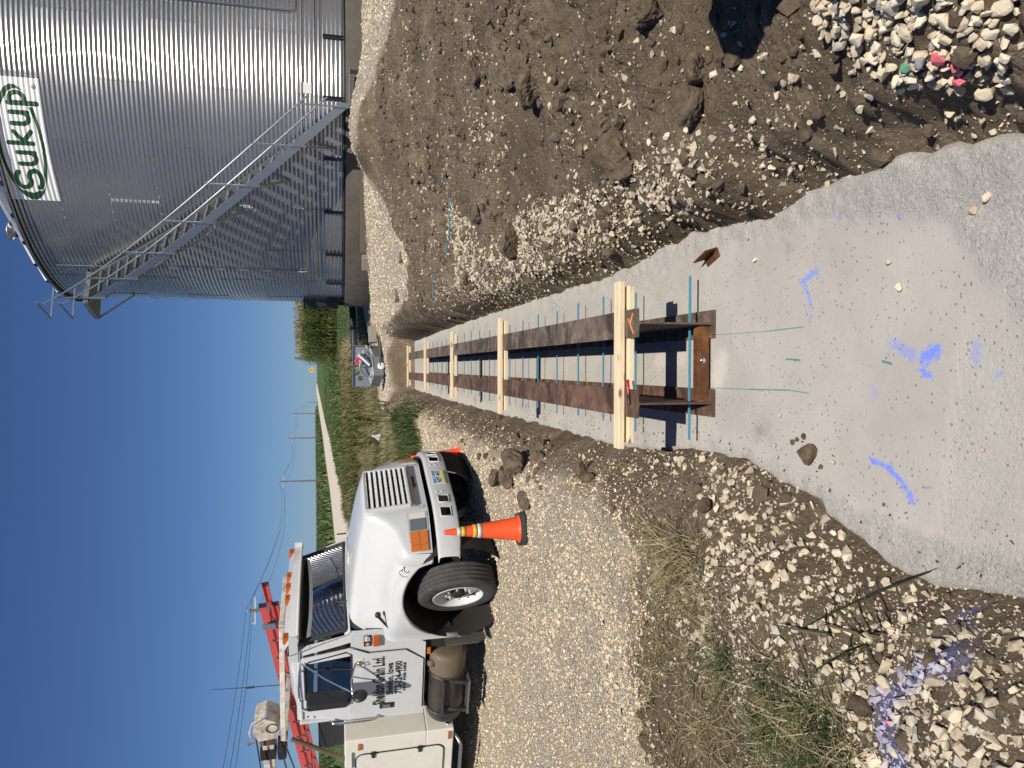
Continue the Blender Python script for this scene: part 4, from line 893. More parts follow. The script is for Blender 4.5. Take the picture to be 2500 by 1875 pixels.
# ------------------------------------------------------------------ grain bin
BX, BY, BR_, BZ = 8.476, 24.053, 5.815, 2.0
RH = 1.1176; NR = 7; NS = 13; DA = 2*math.pi/NS; PITCHC = RH/11
gbin = thing('grain_bin', 'round corrugated galvanized grain bin with white sign, on a concrete ring', 'grain bin', (BX, BY, BZ))
def corr(z): return .0085*np.cos(2*np.pi*z/PITCHC)
def sheet_mesh(a0, a1, z0, z1, na, nz, dr=.0, lap=.006):
    A = np.linspace(a0, a1, na); Z = np.linspace(z0, z1, nz); AA, ZZ = np.meshgrid(A, Z)
    rr = BR_+corr(ZZ)+dr+lap*(AA-a0)/(a1-a0)
    V = np.stack([rr*np.cos(AA), rr*np.sin(AA), ZZ], -1).reshape(-1,3)
    i_ = np.arange(na*nz).reshape(nz, na); F = np.stack([i_[:-1,:-1], i_[:-1,1:], i_[1:,1:], i_[1:,:-1]], -1).reshape(-1,4)
    return V, F
V, F = sheet_mesh(0, DA*1.012, 0, RH+.02, 15, 11*12+3)
sheet = np_mesh('wall_sheet', V, F, True)
A0 = R(-91.4)
for r_ in range(NR):
    for k in range(NS):
        o = link('wall_sheet', sheet, M['galv_sheet'], gbin); o.location = (0,0,r_*RH); o.rotation_euler = (0,0,A0+DA*(k+.5*(r_%2 == 0)))
# bolts: rows along the ring seams and triple columns along the sheet ends
def bolts(name, pts):
    n = len(pts); A = np.array([p_[0] for p_ in pts]); Z = np.array([p_[1] for p_ in pts]); r0 = np.array([p_[2] for p_ in pts])
    rad = np.stack([np.cos(A), np.sin(A), np.zeros(n)], -1); tan = np.stack([-np.sin(A), np.cos(A), np.zeros(n)], -1); up = np.array([0,0,1.0])
    c = rad*(BR_+r0)[:,None]+np.stack([np.zeros(n)]*2+[Z], -1); V = []
    for j in range(6):
        t_ = j*math.pi/3; V.append(c+(tan*math.cos(t_)+up*math.sin(t_))*.011)
    V.append(c+rad*.009); V = np.stack(V, 1); f = np.array([[j, (j+1)%6, 6] for j in range(6)])
    Fb = (f[None]+(np.arange(n)*7)[:,None,None]).reshape(-1,3)
    o = link(name, np_mesh(name, V.reshape(-1,3), Fb, False), M['galv'], gbin); o['kind'] = 'stuff'; return o
pts = []
for r_ in range(1, NR+1):
    for k in range(int(NS*12*.62)): pts.append((R(-205)+k*DA/12, r_*RH-.012 if r_ < NR else r_*RH-.06, .016))
for r_ in range(NR):
    for k in range(NS):
        a = A0+DA*(k+.5*(r_%2 == 0)); a = (a+math.pi) % (2*math.pi)-math.pi
        if not (R(-181) < a < R(-70)): continue
        for j in range(11):
            for m_ in (-1, 0):
                for dz in (-.018, .018): pts.append((a+R(.5)+m_*R(.42), r_*RH+(j+.5)*PITCHC+dz+.0, .001 if False else .004))
bolts('bolts', pts)
# concrete ring wall
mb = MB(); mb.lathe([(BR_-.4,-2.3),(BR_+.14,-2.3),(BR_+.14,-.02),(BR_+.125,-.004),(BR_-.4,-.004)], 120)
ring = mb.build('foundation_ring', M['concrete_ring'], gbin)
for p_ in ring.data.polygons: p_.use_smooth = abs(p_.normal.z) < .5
mb = MB(); mb.lathe([(BR_+.012,.0),(BR_+.035,.0),(BR_+.035,.05),(BR_+.012,.05)], 120); mb.build('base_angle', M['dark_box'], gbin)
# upright stiffener posts at the foot of the wall
st = MB(); st.box(-.045,.045,.0,.016,0,.53); st.box(-.045,-.028,.016,.05,0,.53); st.box(.028,.045,.016,.05,0,.53)
for j in range(6): st.box(-.028,.028,.016,.024,.05+j*.08,.085+j*.08)
stm = st.mesh('post'); 
for k in range(26):
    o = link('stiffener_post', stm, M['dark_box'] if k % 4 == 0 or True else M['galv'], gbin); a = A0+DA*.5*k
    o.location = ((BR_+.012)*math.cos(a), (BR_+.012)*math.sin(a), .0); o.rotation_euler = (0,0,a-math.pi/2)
# wind ring and thin conduits round the wall
def arc_tube(name, a0, a1, z, r_, off, mat, n=80):
    mb = MB(); mb.tube([((BR_+off)*math.cos(R(a0+(a1-a0)*i/n)), (BR_+off)*math.sin(R(a0+(a1-a0)*i/n)), z) for i in range(n+1)], r_, 6); return mb.build(name, mat, gbin)
arc_tube('conduit', -158, -40, .72, .010, .03, M['dark_box']); arc_tube('conduit', -158, -40, .60, .008, .03, M['dark_box']); arc_tube('conduit', -206, -40, 1.03, .012, .03, M['galv_dull'])
def pipe_v(a, z0, z1, bend):
    mb = MB(); rr = BR_+.04; P = [(rr*math.cos(R(a)), rr*math.sin(R(a)), z) for z in np.linspace(z1, z0+.08, 12)]
    P += [(rr*math.cos(R(a+bend*t_)), rr*math.sin(R(a+bend*t_)), z0+.08*(1-math.sin(t_*1.57))) for t_ in (.08,.2)] + [(rr*math.cos(R(a+bend*t_)), rr*math.sin(R(a+bend*t_)), z0) for t_ in (.35,.6,1,1.6,2.4,3.4,5,7,9,12,15)]
    mb.tube(P, .014, 8); return mb.build('conduit', M['galv'], gbin)
pipe_v(-154.8, 1.02, 7.4, 1.2); pipe_v(-86.2, 1.18, 7.4, 1.2)
# roof: ribbed panels, eave overhang
NP = 44; da = 2*math.pi/NP; z_e = NR*RH; ro = BR_+.14; slope = math.tan(R(30))
pm = MB()
def rp(r_, a, dz=0): return (r_*math.cos(a), r_*math.sin(a), z_e-.05+(ro-r_)*slope+dz)
w = .018
for r0, r1 in ((ro, 3.2), (3.2, .6)):
    prof_ = [(0,0),(w,.0),(w*1.2,.055),(w*2.2,.055),(w*2.5,0),(da*.55,0),(da,0)]
    g = [[rp(r_, a*(1 if a > w*2.6 else ro/max(r_, 2.5)), dz) for a, dz in prof_] for r_ in (r0, r1)]
    pm.grid(g, flip=True, sm=False)
pm.add([rp(ro,0),rp(ro,da),(rp(ro,da)[0],rp(ro,da)[1],z_e-.11),(rp(ro,0)[0],rp(ro,0)[1],z_e-.11)], [(0,1,2,3)])
pm.add([rp(ro,w),rp(ro,w*1.2,.055),rp(ro,w*2.2,.055),rp(ro,w*2.5)], [(0,1,2,3)], 1)
pme = pm.mesh('roof_panel')
for k in range(NP):
    o = link('roof_panel', pme, [M['galv'], M['seam']], gbin); o.rotation_euler = (0,0,da*k)
mb = MB(); mb.lathe([(.62,z_e-.05+(ro-.6)*slope),(.62,z_e+.1+(ro-.6)*slope),(0,z_e+.3+(ro-.6)*slope)], 24); mb.build('roof_cap', M['galv'], gbin)
mb = MB(); mb.lathe([(BR_-.02,z_e-.12),(ro-.01,z_e-.06)], 88); mb.build('eave_closure', M['seam'], gbin)
# a vent on the near left roof slope
a = R(-147); mb = MB(); T = Matrix.Rotation(a,4,'Z') @ Matrix.Translation((ro-.55,0,z_e-.05+.55*slope)); mb.lathe([(.16,0),(.16,.12),(.24,.14),(.24,.17),(0,.26)], 18, T); mb.build('roof_vent', M['galv'], gbin)

# a second bin of the same kind right of the picture (the cab windscreen mirrors it)
gbin2 = copy_tree(gbin); gbin2.scale = (1,1,1.7); gbin2.location = (17.4, 16.0, BZ-.1); gbin2.rotation_euler = (0,0,R(40)); tag(gbin2, 'second corrugated grain bin standing to the right, outside the picture', 'grain bin')
# ------------------------------------------------------------------ printed sign on the top ring
SA0, SA1 = R(-133.5), R(-106.1); SZ0, SZ1 = 8.675-BZ, 9.76-BZ
sw, sh = (SA1-SA0)*BR_, SZ1-SZ0
def stroke_sd(u, v, pts):
    d = np.full(u.shape, 9.0)
    for (a, b_), (c, e) in zip(pts[:-1], pts[1:]):
        ex, ey = c-a, e-b_; L = ex*ex+ey*ey+1e-9; t_ = np.clip(((u-a)*ex+(v-b_)*ey)/L, 0, 1); d = np.minimum(d, np.hypot(u-a-t_*ex, v-b_-t_*ey))
    return d
def arcp(cx, cy, rx, ry, a0, a1, n=16): return [(cx+rx*math.cos(R(a0+(a1-a0)*i/n)), cy+ry*math.sin(R(a0+(a1-a0)*i/n))) for i in range(n+1)]
nu_, nv_ = 300, 112
U, Vv = np.meshgrid(np.linspace(0, sw, nu_), np.linspace(0, sh, nv_)); u = (U[:-1,:-1]+U[1:,1:])/2; v = (Vv[:-1,:-1]+Vv[1:,1:])/2
S = sw/2.78; ink = np.zeros(u.shape, bool)
cu, cv = 1.32*S, .56
e_ = np.hypot((u-cu)/(1.22*S), (v-cv)/.445); ring_ = np.abs(e_-1)*.40 < .030+.018*np.abs((u-cu)/(1.22*S))*0
letters = [
 (arcp(.52,.70,.20,.115,25,200,14)+arcp(.52,.665,.19,.14,200,262,8)+arcp(.53,.435,.20,.115,75,-10,8)+arcp(.53,.42,.22,.13,-10,-160,14), .055),
 ([(.90,.66),(.90,.46)]+arcp(1.03,.44,.13,.13,180,360,14)+[(1.16,.46),(1.16,.66)], .052), ([(1.16,.62),(1.16,.32)], .052),
 ([(1.37,.80),(1.37,.31)], .052), ([(1.62,.66),(1.41,.49),(1.63,.31)], .050),
 ([(1.80,.66),(1.80,.46)]+arcp(1.92,.44,.12,.13,180,360,14)+[(2.04,.46),(2.04,.66)], .052), ([(2.04,.62),(2.04,.32)], .052),
 ([(2.24,.67),(2.24,.10)], .052), (arcp(2.33,.49,.135,.15,130,-130,18), .050)]
clear = np.zeros(u.shape, bool)
for pts, wd in letters:
    d = stroke_sd(u/S, v, pts); ink |= d < wd; clear |= d < wd+.022
ink |= ring_ & ~clear
rg0 = np.abs(np.hypot(u/S-2.60, v-.12)-.045) < .008; ink |= rg0
rsd = np.minimum(stroke_sd(u/S, v, [(2.585,.10),(2.585,.145),(2.61,.145),(2.615,.13),(2.60,.12),(2.585,.12)]), stroke_sd(u/S, v, [(2.60,.12),(2.617,.10)])); ink |= rsd < .006
AA = SA0+U/BR_; ZZ = SZ0+Vv; rr = BR_+corr(ZZ)*.9+.016
Vx = np.stack([rr*np.cos(AA), rr*np.sin(AA), ZZ], -1).reshape(-1,3); i_ = np.arange(nu_*nv_).reshape(nv_, nu_); F = np.stack([i_[:-1,:-1], i_[:-1,1:], i_[1:,1:], i_[1:,:-1]], -1).reshape(-1,4)
me = np_mesh('sign', Vx, F, True); me.materials.append(M['sign_white']); me.materials.append(M['sign_green']); me.polygons.foreach_set('material_index', ink.astype(np.int32).ravel()); me.update()
sg = link('sign_panel', me, [M['sign_white'], M['sign_green']], gbin); sg['label'] = 'white sign panel with green oval lettering'
# pale sticker low on the wall
mb = MB(); g = [[((BR_+.014)*math.cos(R(a)), (BR_+.014)*math.sin(R(a)), z) for a in np.linspace(-104.6,-102.2,5)] for z in (.80,1.07)]; mb.grid(g); mb.build('sticker', M['decal_white'], gbin)

# ------------------------------------------------------------------ staircase winding up the bin
stair = thing('bin_staircase', 'galvanized metal staircase with handrails climbing the side of the bin', 'staircase', (BX, BY, BZ))
def sp(a, r_, z): return Vector(((BR_+r_)*math.cos(R(a)), (BR_+r_)*math.sin(R(a)), z))
a_b, a_t = -106.6, -157.0; z_b, z_t = -.02, 6.42
def za(a): return z_b+(z_t-z_b)*(a_b-a)/(a_b-a_t)
ri, rout = .16, .90
for r_, nm in ((ri,'inner'), (rout,'outer')):
    mb = MB(); N_ = 40; top = []; bot = []
    for i in range(N_+1):
        a = a_b+(a_t-a_b)*i/N_; z = za(a); top.append((a, z+.15)); bot.append((a, z-.12))
    for d0, d1 in ((0,.006),): pass
    g = [[sp(a, r_+dr, z) for (a, z), dr in ((bot[i],-.045),(bot[i],0),(top[i],0),(top[i],-.045))] for i in range(N_+1)]
    mb.grid(g, sm=False); so = mb.build('stringer', M['galv'], stair); md = so.modifiers.new('thick','SOLIDIFY'); md.thickness = .006
NT_ = 24; tr_ = None
for i in range(NT_):
    a = a_b+(a_t-a_b)*(i+.5)/NT_; z = za(a)+.03
    if tr_ is None:
        mb = MB(); mb.box(ri+.01, rout-.01, -.10, .10, -.004, .0); mb.box(ri+.01, rout-.01, .093, .10, -.04, -.004); mb.box(ri+.01, rout-.01, -.10, -.093, -.04, -.004); tr_ = mb.mesh('tread')
    o = link('tread', tr_, M['galv_dull'], stair); o.matrix_local = Matrix.Translation((0,0,z)) @ Matrix.Rotation(R(a),4,'Z') @ Matrix.Translation((BR_,0,0))
posts = [-107.4,-115.4,-123.9,-132.4,-140.6,-148.7,-156.4]
for a in posts:
    mb = MB(); z = za(a); mb.bar(sp(a, rout+.02, z-.2), sp(a, rout+.02, z+1.0), .038, .038, up=sp(a,1,0)-sp(a,0,0)); mb.build('rail_post', M['galv'], stair)
    if a < -110:
        mb = MB(); mb.bar(sp(a, rout+.02, z-.18), sp(a-1.2, .02, z-.86), .05, .035); mb.build('support_strut', M['galv_dull'], stair)
for hz_, nm in ((.98,'top'),(.54,'mid')):
    mb = MB(); mb.tube([sp(a, rout+.02, za(a)+hz_) for a in np.linspace(a_b-.2+1.0, a_t-2.5, 46)], .019, 8); mb.build('handrail', M['galv'], stair)
# landing at the eave
pz = z_t+.30; pa0, pa1 = -157.5, -166.5
mb = MB(); g = [[sp(a, r_, pz+dz) for r_, dz in ((.05,0),(1.0,0),(1.0,-.12),(.05,-.12),(.05,0))] for a in np.linspace(pa0, pa1, 6)]; mb.grid(g, sm=False); mb.add([q for q in g[0][:4]], [(0,1,2,3)]); mb.add([q for q in g[-1][:4]], [(3,2,1,0)]); mb.build('landing', M['galv_dull'], stair)
for a, r_ in ((pa0,1.0),(pa1,1.0),(pa1,.1)):
    mb = MB(); mb.bar(sp(a, r_, pz-.1), sp(a, r_, pz+1.1), .04, .04); mb.build('rail_post', M['galv'], stair)
for h_ in (1.08, .55):
    mb = MB(); mb.bar(sp(pa0,1.0,pz+h_), sp(pa1,1.0,pz+h_), .035, .035); mb.bar(sp(pa1,1.0,pz+h_), sp(pa1,.1,pz+h_), .035, .035); mb.build('handrail', M['galv'], stair)
mb = MB(); mb.bar(sp(pa1,1.0,pz-.05), sp(pa1-8,.03,pz-.75), .04, .04); mb.bar(sp(pa0,1.0,pz-.05), sp(pa0-6,.03,pz-.8), .04, .04); mb.build('support_strut', M['galv_dull'], stair)
mb = MB(); mb.box(-.25,.25,-.004,.004,-.09,.09); sgn = mb.build('notice_plate', M['alu'], stair); sgn.matrix_local = Matrix.Translation(sp(-156.6,rout-.3,za(-156.6)+.30)) @ Matrix.Rotation(R(-156+90),4,'Z')

# ------------------------------------------------------------------ mesh cage and concrete block at the bin foot
cg = thing('mesh_fan_guard', 'dark steel mesh guard at the foot of the stairs', 'guard', (BX+(BR_+.55)*math.cos(R(-103.5)), BY+(BR_+.55)*math.sin(R(-103.5)), BZ-.5), R(-13.5))
mb = MB()
for x in (-.38,.38):
    for y in (-.3,.3): mb.bar((x,y,0),(x,y,.42),.03,.03)
for y in (-.3,.3): mb.bar((-.38,y,.42),(.38,y,.42),.03,.03)
for x in (-.38,.38): mb.bar((x,-.3,.42),(x,.3,.42),.03,.03)
mb.build('frame', M['galv_dull'], cg)
mb = MB()
for i in range(11):
    t_ = -.36+i*.072
    mb.tube([(t_,-.3,0),(t_,-.3,.41)], .004, 5)
    mb.tube([(.38,-.3+i*.06,0),(.38,-.3+i*.06,.41)], .004, 5)
for j in range(5): mb.tube([(-.37,-.3,.05+j*.08),(.37,-.3,.05+j*.08)], .004, 5); mb.tube([(.38,-.3,.05+j*.08),(.38,.3,.05+j*.08)], .004, 5)
ms_ = mb.build('mesh', M['dark_box'], cg); ms_['kind'] = 'stuff'
ab = R(-147); blk = tag(MB().box(-.20,.20,-.10,.10,0,.2).build('concrete_block', M['block'], None, bevel=.01), 'grey concrete block set against the bin foundation ring', 'concrete block')
blk.location = (BX+(BR_+.28)*math.cos(ab), BY+(BR_+.28)*math.sin(ab), 1.42); blk.location.z = gz(blk.location.x, blk.location.y)[0]-.02; blk.rotation_euler = (0,0,ab+math.pi/2+.2)
pl = tag(MB().box(-1.3,1.3,-.02,.02,0,.14).build('wooden_plank', M['pole_wood'], None, bevel=.004), 'long weathered plank lying along the bin foundation', 'plank')
al = R(-130); pl.location = (BX+(BR_+.30)*math.cos(al), BY+(BR_+.30)*math.sin(al), 1.45); pl.location.z = gz(pl.location.x, pl.location.y)[0]-.03; pl.rotation_euler = (0,0,al+math.pi/2)
# dark control box and unload tube left of the bin
cb = thing('control_cabinet', 'dark blue cabinet standing at the left edge of the bin', 'cabinet', (BX+(BR_+.06)*math.cos(R(-183)), BY+(BR_+.06)*math.sin(R(-183)), BZ-.02), R(-6))
MB().box(-.16,.16,-.45,.45,.2,1.25).build('cabinet_body', M['dark_box'], cb, bevel=.02); MB().box(-.06,.06,-.06,.06,-.1,.2).build('leg', M['dark_box'], cb); MB().box(-.18,.18,-.48,.48,1.25,1.28).build('lid', M['dark_blue_pipe'], cb, bevel=.008)
# ------------------------------------------------------------------ service truck (local frame: x forward, y left, z up, origin under the front axle)
truck = thing('service_truck', 'white service truck with cream utility body parked on the gravel yard', 'truck', (-1.978, 9.576, .395), rot=(R(.47), R(-.64), R(-24.15)))
def xfr(y): a = max(0, abs(y)-.50); return .80-.30*(a/.62)**1.5
ARC_R, ARC_Z = .655, .47
def hood_section(x):
    t_ = (x+.66)/1.46; zt = 1.735-.20*t_**1.35; yh = .80-.29*t_
    yf = 1.165-.10*float(sstep(.35,.8,np.array(x)))-.06*float(sstep(-.35,-.66,np.array(x)))
    zf = 1.30-.16*float(sstep(.0,.8,np.array(x)))+.02*float(sstep(0,-.6,np.array(x)))
    if abs(x) < ARC_R: zb = ARC_Z+math.sqrt(max(0, ARC_R**2-x**2))
    else: zb = ARC_Z
    zb = max(zb, .785) if x > .3 else max(zb, .41)
    if x < -.64: zb = .41
    P = [(0,zt+.018),(.45*yh,zt+.012),(.80*yh,zt-.004),(.93*yh,zt-.022),(yh,zt-.055),(yh+.025,zt-.11)]
    a = P[-1]; b = (yf-.16, zf+.012)
    P += [(a[0]+(b[0]-a[0])*.30, a[1]+(b[1]-a[1])*.42), (a[0]+(b[0]-a[0])*.66, a[1]+(b[1]-a[1])*.80), b, (yf-.07, zf-.018), (yf-.022, zf-.065), (yf, zf-.14)]
    z1 = zf-.14
    P += [(yf+.004, z1+(zb+.05-z1)*.5), (yf+.006, zb+.05), (yf+.012, zb+.022), (yf+.012, zb), (yf-.05, zb)]
    return P
def hood_pt(x, y, z):
    if x > .45: x = .45+(x-.45)*(xfr(y)-.45)/.35
    return (x-.10*max(0, z-.85)*float(sstep(.35,.8,np.array(x))), y, z)
st_ = sorted(set([-.66,-.655,-.62,-.56]+[ARC_R*math.sin(R(a)) for a in range(-84,66,6)]+[.62,.66,.70,.74,.77,.79,.80]))
rows = []
for x in st_:
    P = hood_section(x); k = max(0, (x-.74)/.06); sh = .018*k*k
    row = []
    for y, z in P: row.append((x, max(0, y-sh*(y > .3)), z-sh*(z > 1.2)))
    rows.append(row)
for s_ in (1,): pass
mb = MB()
for s_ in (1, -1):
    mb.grid([[hood_pt(x, s_*y, z) for x, y, z in row] for row in rows], flip=(s_ == 1))
    last = rows[-1]; cap = []
    for (x, y, z) in last[:12]:
        cap.append([hood_pt(x+.004*math.sin(3.14*q), s_*y, z+(.79-z)*q) for q in (0,.15,.35,.6,.85,1.0)])
    mb.grid(cap, flip=(s_ == 1))
hood = mb.build('hood', M['white_paint'], truck, fixn=True)
# dark wheel-well liner and chassis
mb = MB()
for s_ in (-1,1): mb.lathe([(.64,0),(.64,.55)], 36, Matrix.Translation((0, s_*1.13, ARC_Z)) @ Matrix.Rotation(R(90*s_),4,'X'))
mb.box(-.62,.52,-.50,.50,.55,1.34); mb.box(-5.2,.72,-.52,-.36,.48,.74); mb.box(-5.2,.72,.36,.52,.48,.74); mb.box(-.12,.12,-.85,.85,.36,.50); mb.box(-.95,-.62,-.95,.95,.52,1.25)
mb.build('chassis', M['undercar'], truck)
# grille
gx = lambda y, z: xfr(y)-.10*max(0, z-.85)+.004
gr = MB(); GZ0, GZ1, GY_ = .985, 1.505, .435
gr.prism([(-GY_,GZ0),(GY_,GZ0),(GY_,GZ1),(-GY_,GZ1)], .0, .010, lambda u, v, h: (gx(u, v)+h-.002, u, v)); gro = gr.build('grille', M['seam'], truck)
for k in range(9):
    z = GZ0+.012+k*(GZ1-GZ0-.024)/8
    mb = MB(); mb.bar((gx(0,z)+.022,-GY_,z),(gx(0,z)+.022,GY_,z), .012, .036, up=(-.65,0,1)); mb.build('grille_slat', M['white_paint'], gro)
for y in (-.22,0,.22):
    mb = MB(); mb.bar((gx(0,GZ0)+.013,y,GZ0),(gx(0,GZ1)+.013,y,GZ1), .022, .016, up=(1,0,0)); mb.build('grille_rib', M['black_plastic'], gro)
mb = MB()
for a, b_ in (((-GY_,GZ0),(GY_,GZ0)),((GY_,GZ0),(GY_,GZ1)),((GY_,GZ1),(-GY_,GZ1)),((-GY_,GZ1),(-GY_,GZ0))): mb.bar((gx(0,a[1])+.018,a[0],a[1]),(gx(0,b_[1])+.018,b_[0],b_[1]), .030, .040, up=(1,0,0))
mb.build('grille_frame', M['white_paint'], gro, bevel=.006)
mb = MB(); mb.bar((gx(0,GZ0-.04)+.02,-GY_-.02,GZ0-.045),(gx(0,GZ0-.04)+.02,GY_+.02,GZ0-.045),.03,.035,up=(1,0,0)); mb.build('grille_sill', M['steel'], gro, bevel=.005)
mb = MB(); mb.prism([(-.035,-.012),(.0,-.02),(.035,-.012),(0,.03)], 0, .007, lambda u, v, h: (.50+v*1.4, u, 1.574-(v*1.4)*.13+h)); mb.build('emblem', M['white_paint'], truck, fixn=True)
# headlamps wrapping round the front corners
for s_ in (-1,1):
    def hp(y, z, h): 
        x0 = xfr(y)-.10*max(0, z-.85); n_ = Vector((1, s_*.55*(max(0,abs(y)-.5)/.5)**.6, 0)).normalized(); p_ = Vector((x0, s_*abs(y), z))+n_*h; return p_
    HZ0, HZ1 = .825, 1.035
    lamp = MB(); 
    def plate(mbx, y0, y1, z0, z1, h0, h1, mi=0, nn=8):
        ys = [y0+(y1-y0)*i/nn for i in range(nn+1)]
        mbx.grid([[hp(y,z0,h0),hp(y,z0,h1),hp(y,z1,h1),hp(y,z1,h0)] for y in ys], mi, sm=False); mbx.add([hp(y0,z0,h0),hp(y0,z0,h1),hp(y0,z1,h1),hp(y0,z1,h0)],[(0,1,2,3)],mi); mbx.add([hp(y1,z0,h0),hp(y1,z0,h1),hp(y1,z1,h1),hp(y1,z1,h0)],[(3,2,1,0)],mi)
    plate(lamp, .565, 1.03, HZ0-.012, HZ1+.012, -.01, .006); lo = lamp.build('headlamp', M['bezel'], truck, fixn=True)
    l2 = MB(); plate(l2, .66, .80, HZ0+.012, HZ1-.012, 0, .016); l2.build('lens', M['lamp_grey'], lo, bevel=.006, fixn=True)
    l3 = MB(); plate(l3, .81, 1.02, HZ0+.004, HZ1-.004, 0, .020); l3.build('turn_signal', M['amber'], lo, bevel=.006, fixn=True)
    l4 = MB(); plate(l4, .955, .962, HZ0+.02, HZ1-.02, .018, .024); plate(l4, .82, 1.01, (HZ0+HZ1)/2-.003, (HZ0+HZ1)/2+.003, .018, .0235); l4.build('lens_rib', M['amber_dark'], lo, fixn=True)
    lb = MB(); plate(lb, .572, .65, HZ0+.01, HZ1-.01, .002, .008); lb.build('reflector_bucket', M['cab_trim'], lo, fixn=True)
# bumper with four tow openings
ysb = [-1.2,-1.14,-1.0,-.87,-.75,-.62,-.54,-.40,-.30,-.15,0,.15,.30,.40,.54,.62,.75,.87,1.0,1.14,1.2]
def bx_(y, z): return .895-.30*(max(0,abs(y)-.45)/.75)**1.7-.02*abs(z-.60)/.14*0
zsb = [(.46,-.035),(.475,-.006),(.54,.004),(.665,.004),(.725,-.006),(.74,-.035),(.742,-.075)]
def bz_(y, z): return z+.10*(max(0,abs(y)-.9)/.3)**2*(.75-z)*1.2
mb = MB(); hol = lambda i, j: (zsb[j][0] == .54) and any(a <= (abs(ysb[i])+abs(ysb[i+1]))/2 <= b_ for a, b_ in ((.40,.54),(.62,.75)))
mb.grid([[(bx_(y,z)+dx, y, bz_(y,z)) for z, dx in zsb] for y in ysb], skip=hol, flip=True)
bump = mb.build('bumper', M['white_paint'], truck); md = bump.modifiers.new('thick','SOLIDIFY'); md.thickness = .012; md.offset = -1; bv = bump.modifiers.new('bevel','BEVEL'); bv.width = .006; bv.segments = 2; bv.limit_method = 'ANGLE'
for s_ in (-1,1):
    for a, b_ in ((.40,.54),(.62,.75)):
        mb = MB(); ya, yb = s_*a, s_*b_
        mb.tube([(bx_(ya,.6)+.006,ya,.54),(bx_(yb,.6)+.006,yb,.54),(bx_(yb,.6)+.006,yb,.665),(bx_(ya,.6)+.006,ya,.665),(bx_(ya,.6)+.006,ya,.54)], .008, 6); mb.build('opening_rim', M['white_paint'], bump)
    for z in (.60,.665):
        mb = MB(); mb.lathe([(.013,0),(.011,.010),(0,.014)], 10, Matrix.Translation((bx_(.3,.6)+.002, s_*.315, z)) @ Matrix.Rotation(R(90),4,'Y')); mb.build('bumper_bolt', M['white_paint'], bump)
mb = MB(); mb.box(.30,.72,-.95,.95,.45,.70); mb.build('bumper_bracket', M['undercar'], truck)
# licence plate
px = bx_(0,.6)+.012
pl_ = MB().box(px,px+.004,-.155,.155,.525,.680).build('licence_plate', M['plate_white'], truck, bevel=.002)
MB().box(px+.0045,px+.0052,-.150,.150,.640,.677).build('plate_band', M['plate_blue'], pl_); MB().box(px+.0045,px+.0052,-.150,.150,.528,.556).build('plate_band', M['plate_yellow'], pl_)
def front_text(txt, size, y0, z0, x0, mat, par, bold=0, sx=1): 
    me = place_mesh(text_mesh(txt, size, bold, sx), lambda a, b_, c: (x0, y0+a, z0+b_)); return link('lettering', me, mat, par)
front_text('NSY 443', .078, 0, .598, px+.0062, M['decal_black'], pl_, .002, .95); front_text('IOWA', .034, 0, .658, px+.0064, M['plate_white'], pl_, .0012)
# maroon arrow sticker under the grille
ax_ = gx(0,.90)+.006
mb = MB(); mb.prism([(.14,.885),(.14,.925),(-.06,.925),(-.06,.945),(-.13,.905),(-.06,.865),(-.06,.885)], 0, .002, lambda u, v, h: (ax_+h, u+.08, v)); mb.build('arrow_sticker', M['decal_red'], truck)
for y, z in ((.47,.90),(.50,.86),(.47,.84),(-.47,.90),(-.50,.86),(-.47,.84)):
    mb = MB(); mb.lathe([(.008,0),(.007,.006),(0,.008)], 8, Matrix.Translation((gx(y,z)+.002,y,z)) @ Matrix.Rotation(R(90),4,'Y')); mb.build('screw', M['steel'], truck)

# ---- cab
def ys(z): return 1.0 if z < 1.55 else 1.0-.115*((z-1.55)/.85)**1.25
def side(mbx, s_, poly, h0, h1, mi=0):
    """panel on the cab side from an (x, z) outline; h is out from the body side"""
    mbx.prism(poly, h0, h1, lambda u, v, h: (u, s_*(ys(v)+h), v), mi)
ZF, ZB, ZR = .82, 1.685, 2.335
def strip(mbx, s_, poly_lo, poly_hi, h0, h1, n_=1):
    """panel that follows the tumblehome: split by height"""
    for k in range(n_):
        a0, a1 = k/n_, (k+1)/n_; q = [mix(poly_lo[0],poly_hi[0],a0), mix(poly_lo[1],poly_hi[1],a0), mix(poly_lo[1],poly_hi[1],a1), mix(poly_lo[0],poly_hi[0],a1)]
        side(mbx, s_, q, h0, h1)
cabm = MB()
for s_ in (-1,1):
    side(cabm, s_, [(-1.97,ZF),(-.80,ZF),(-.60,1.10),(-.555,1.40),(-.56,1.70),(-.62,ZB+.03),(-1.97,ZB)], -.03, 0)
    strip(cabm, s_, [(-.615,ZB+.02),(-.70,ZB)], [(-.845,ZR),(-.94,ZR)], -.05, 0, 4)      # A pillar
    strip(cabm, s_, [(-1.70,ZB),(-1.97,ZB)], [(-1.66,ZR),(-1.955,ZR)], -.05, 0, 4)        # B pillar
    side(cabm, s_, [(-1.955,ZR-.07),(-.83,ZR-.07),(-.85,ZR+.03),(-1.95,ZR+.03)], -.06, .001)
cabm.box(-1.97,-1.93,-.99,.99,ZF,1.75); cabm.box(-1.965,-1.93,-.97,-.62,1.75,ZR); cabm.box(-1.965,-1.93,.62,.97,1.75,ZR); cabm.box(-1.96,-1.93,-.9,.9,2.18,ZR+.02)
cabm.grid([[(-.58+.05*(1-(y/.9)**2), y, 1.735-.02*(abs(y)/.9)**2), (-.66+.05*(1-(y/.9)**2), y, 1.78)] for y in np.linspace(-.95,.95,13)])
cab = cabm.build('cab', M['white_paint'], truck, bevel=.012)
MB().box(-1.93,-.66,-.95,.95,.84,.92).build('cab_floor', M['interior'], truck)
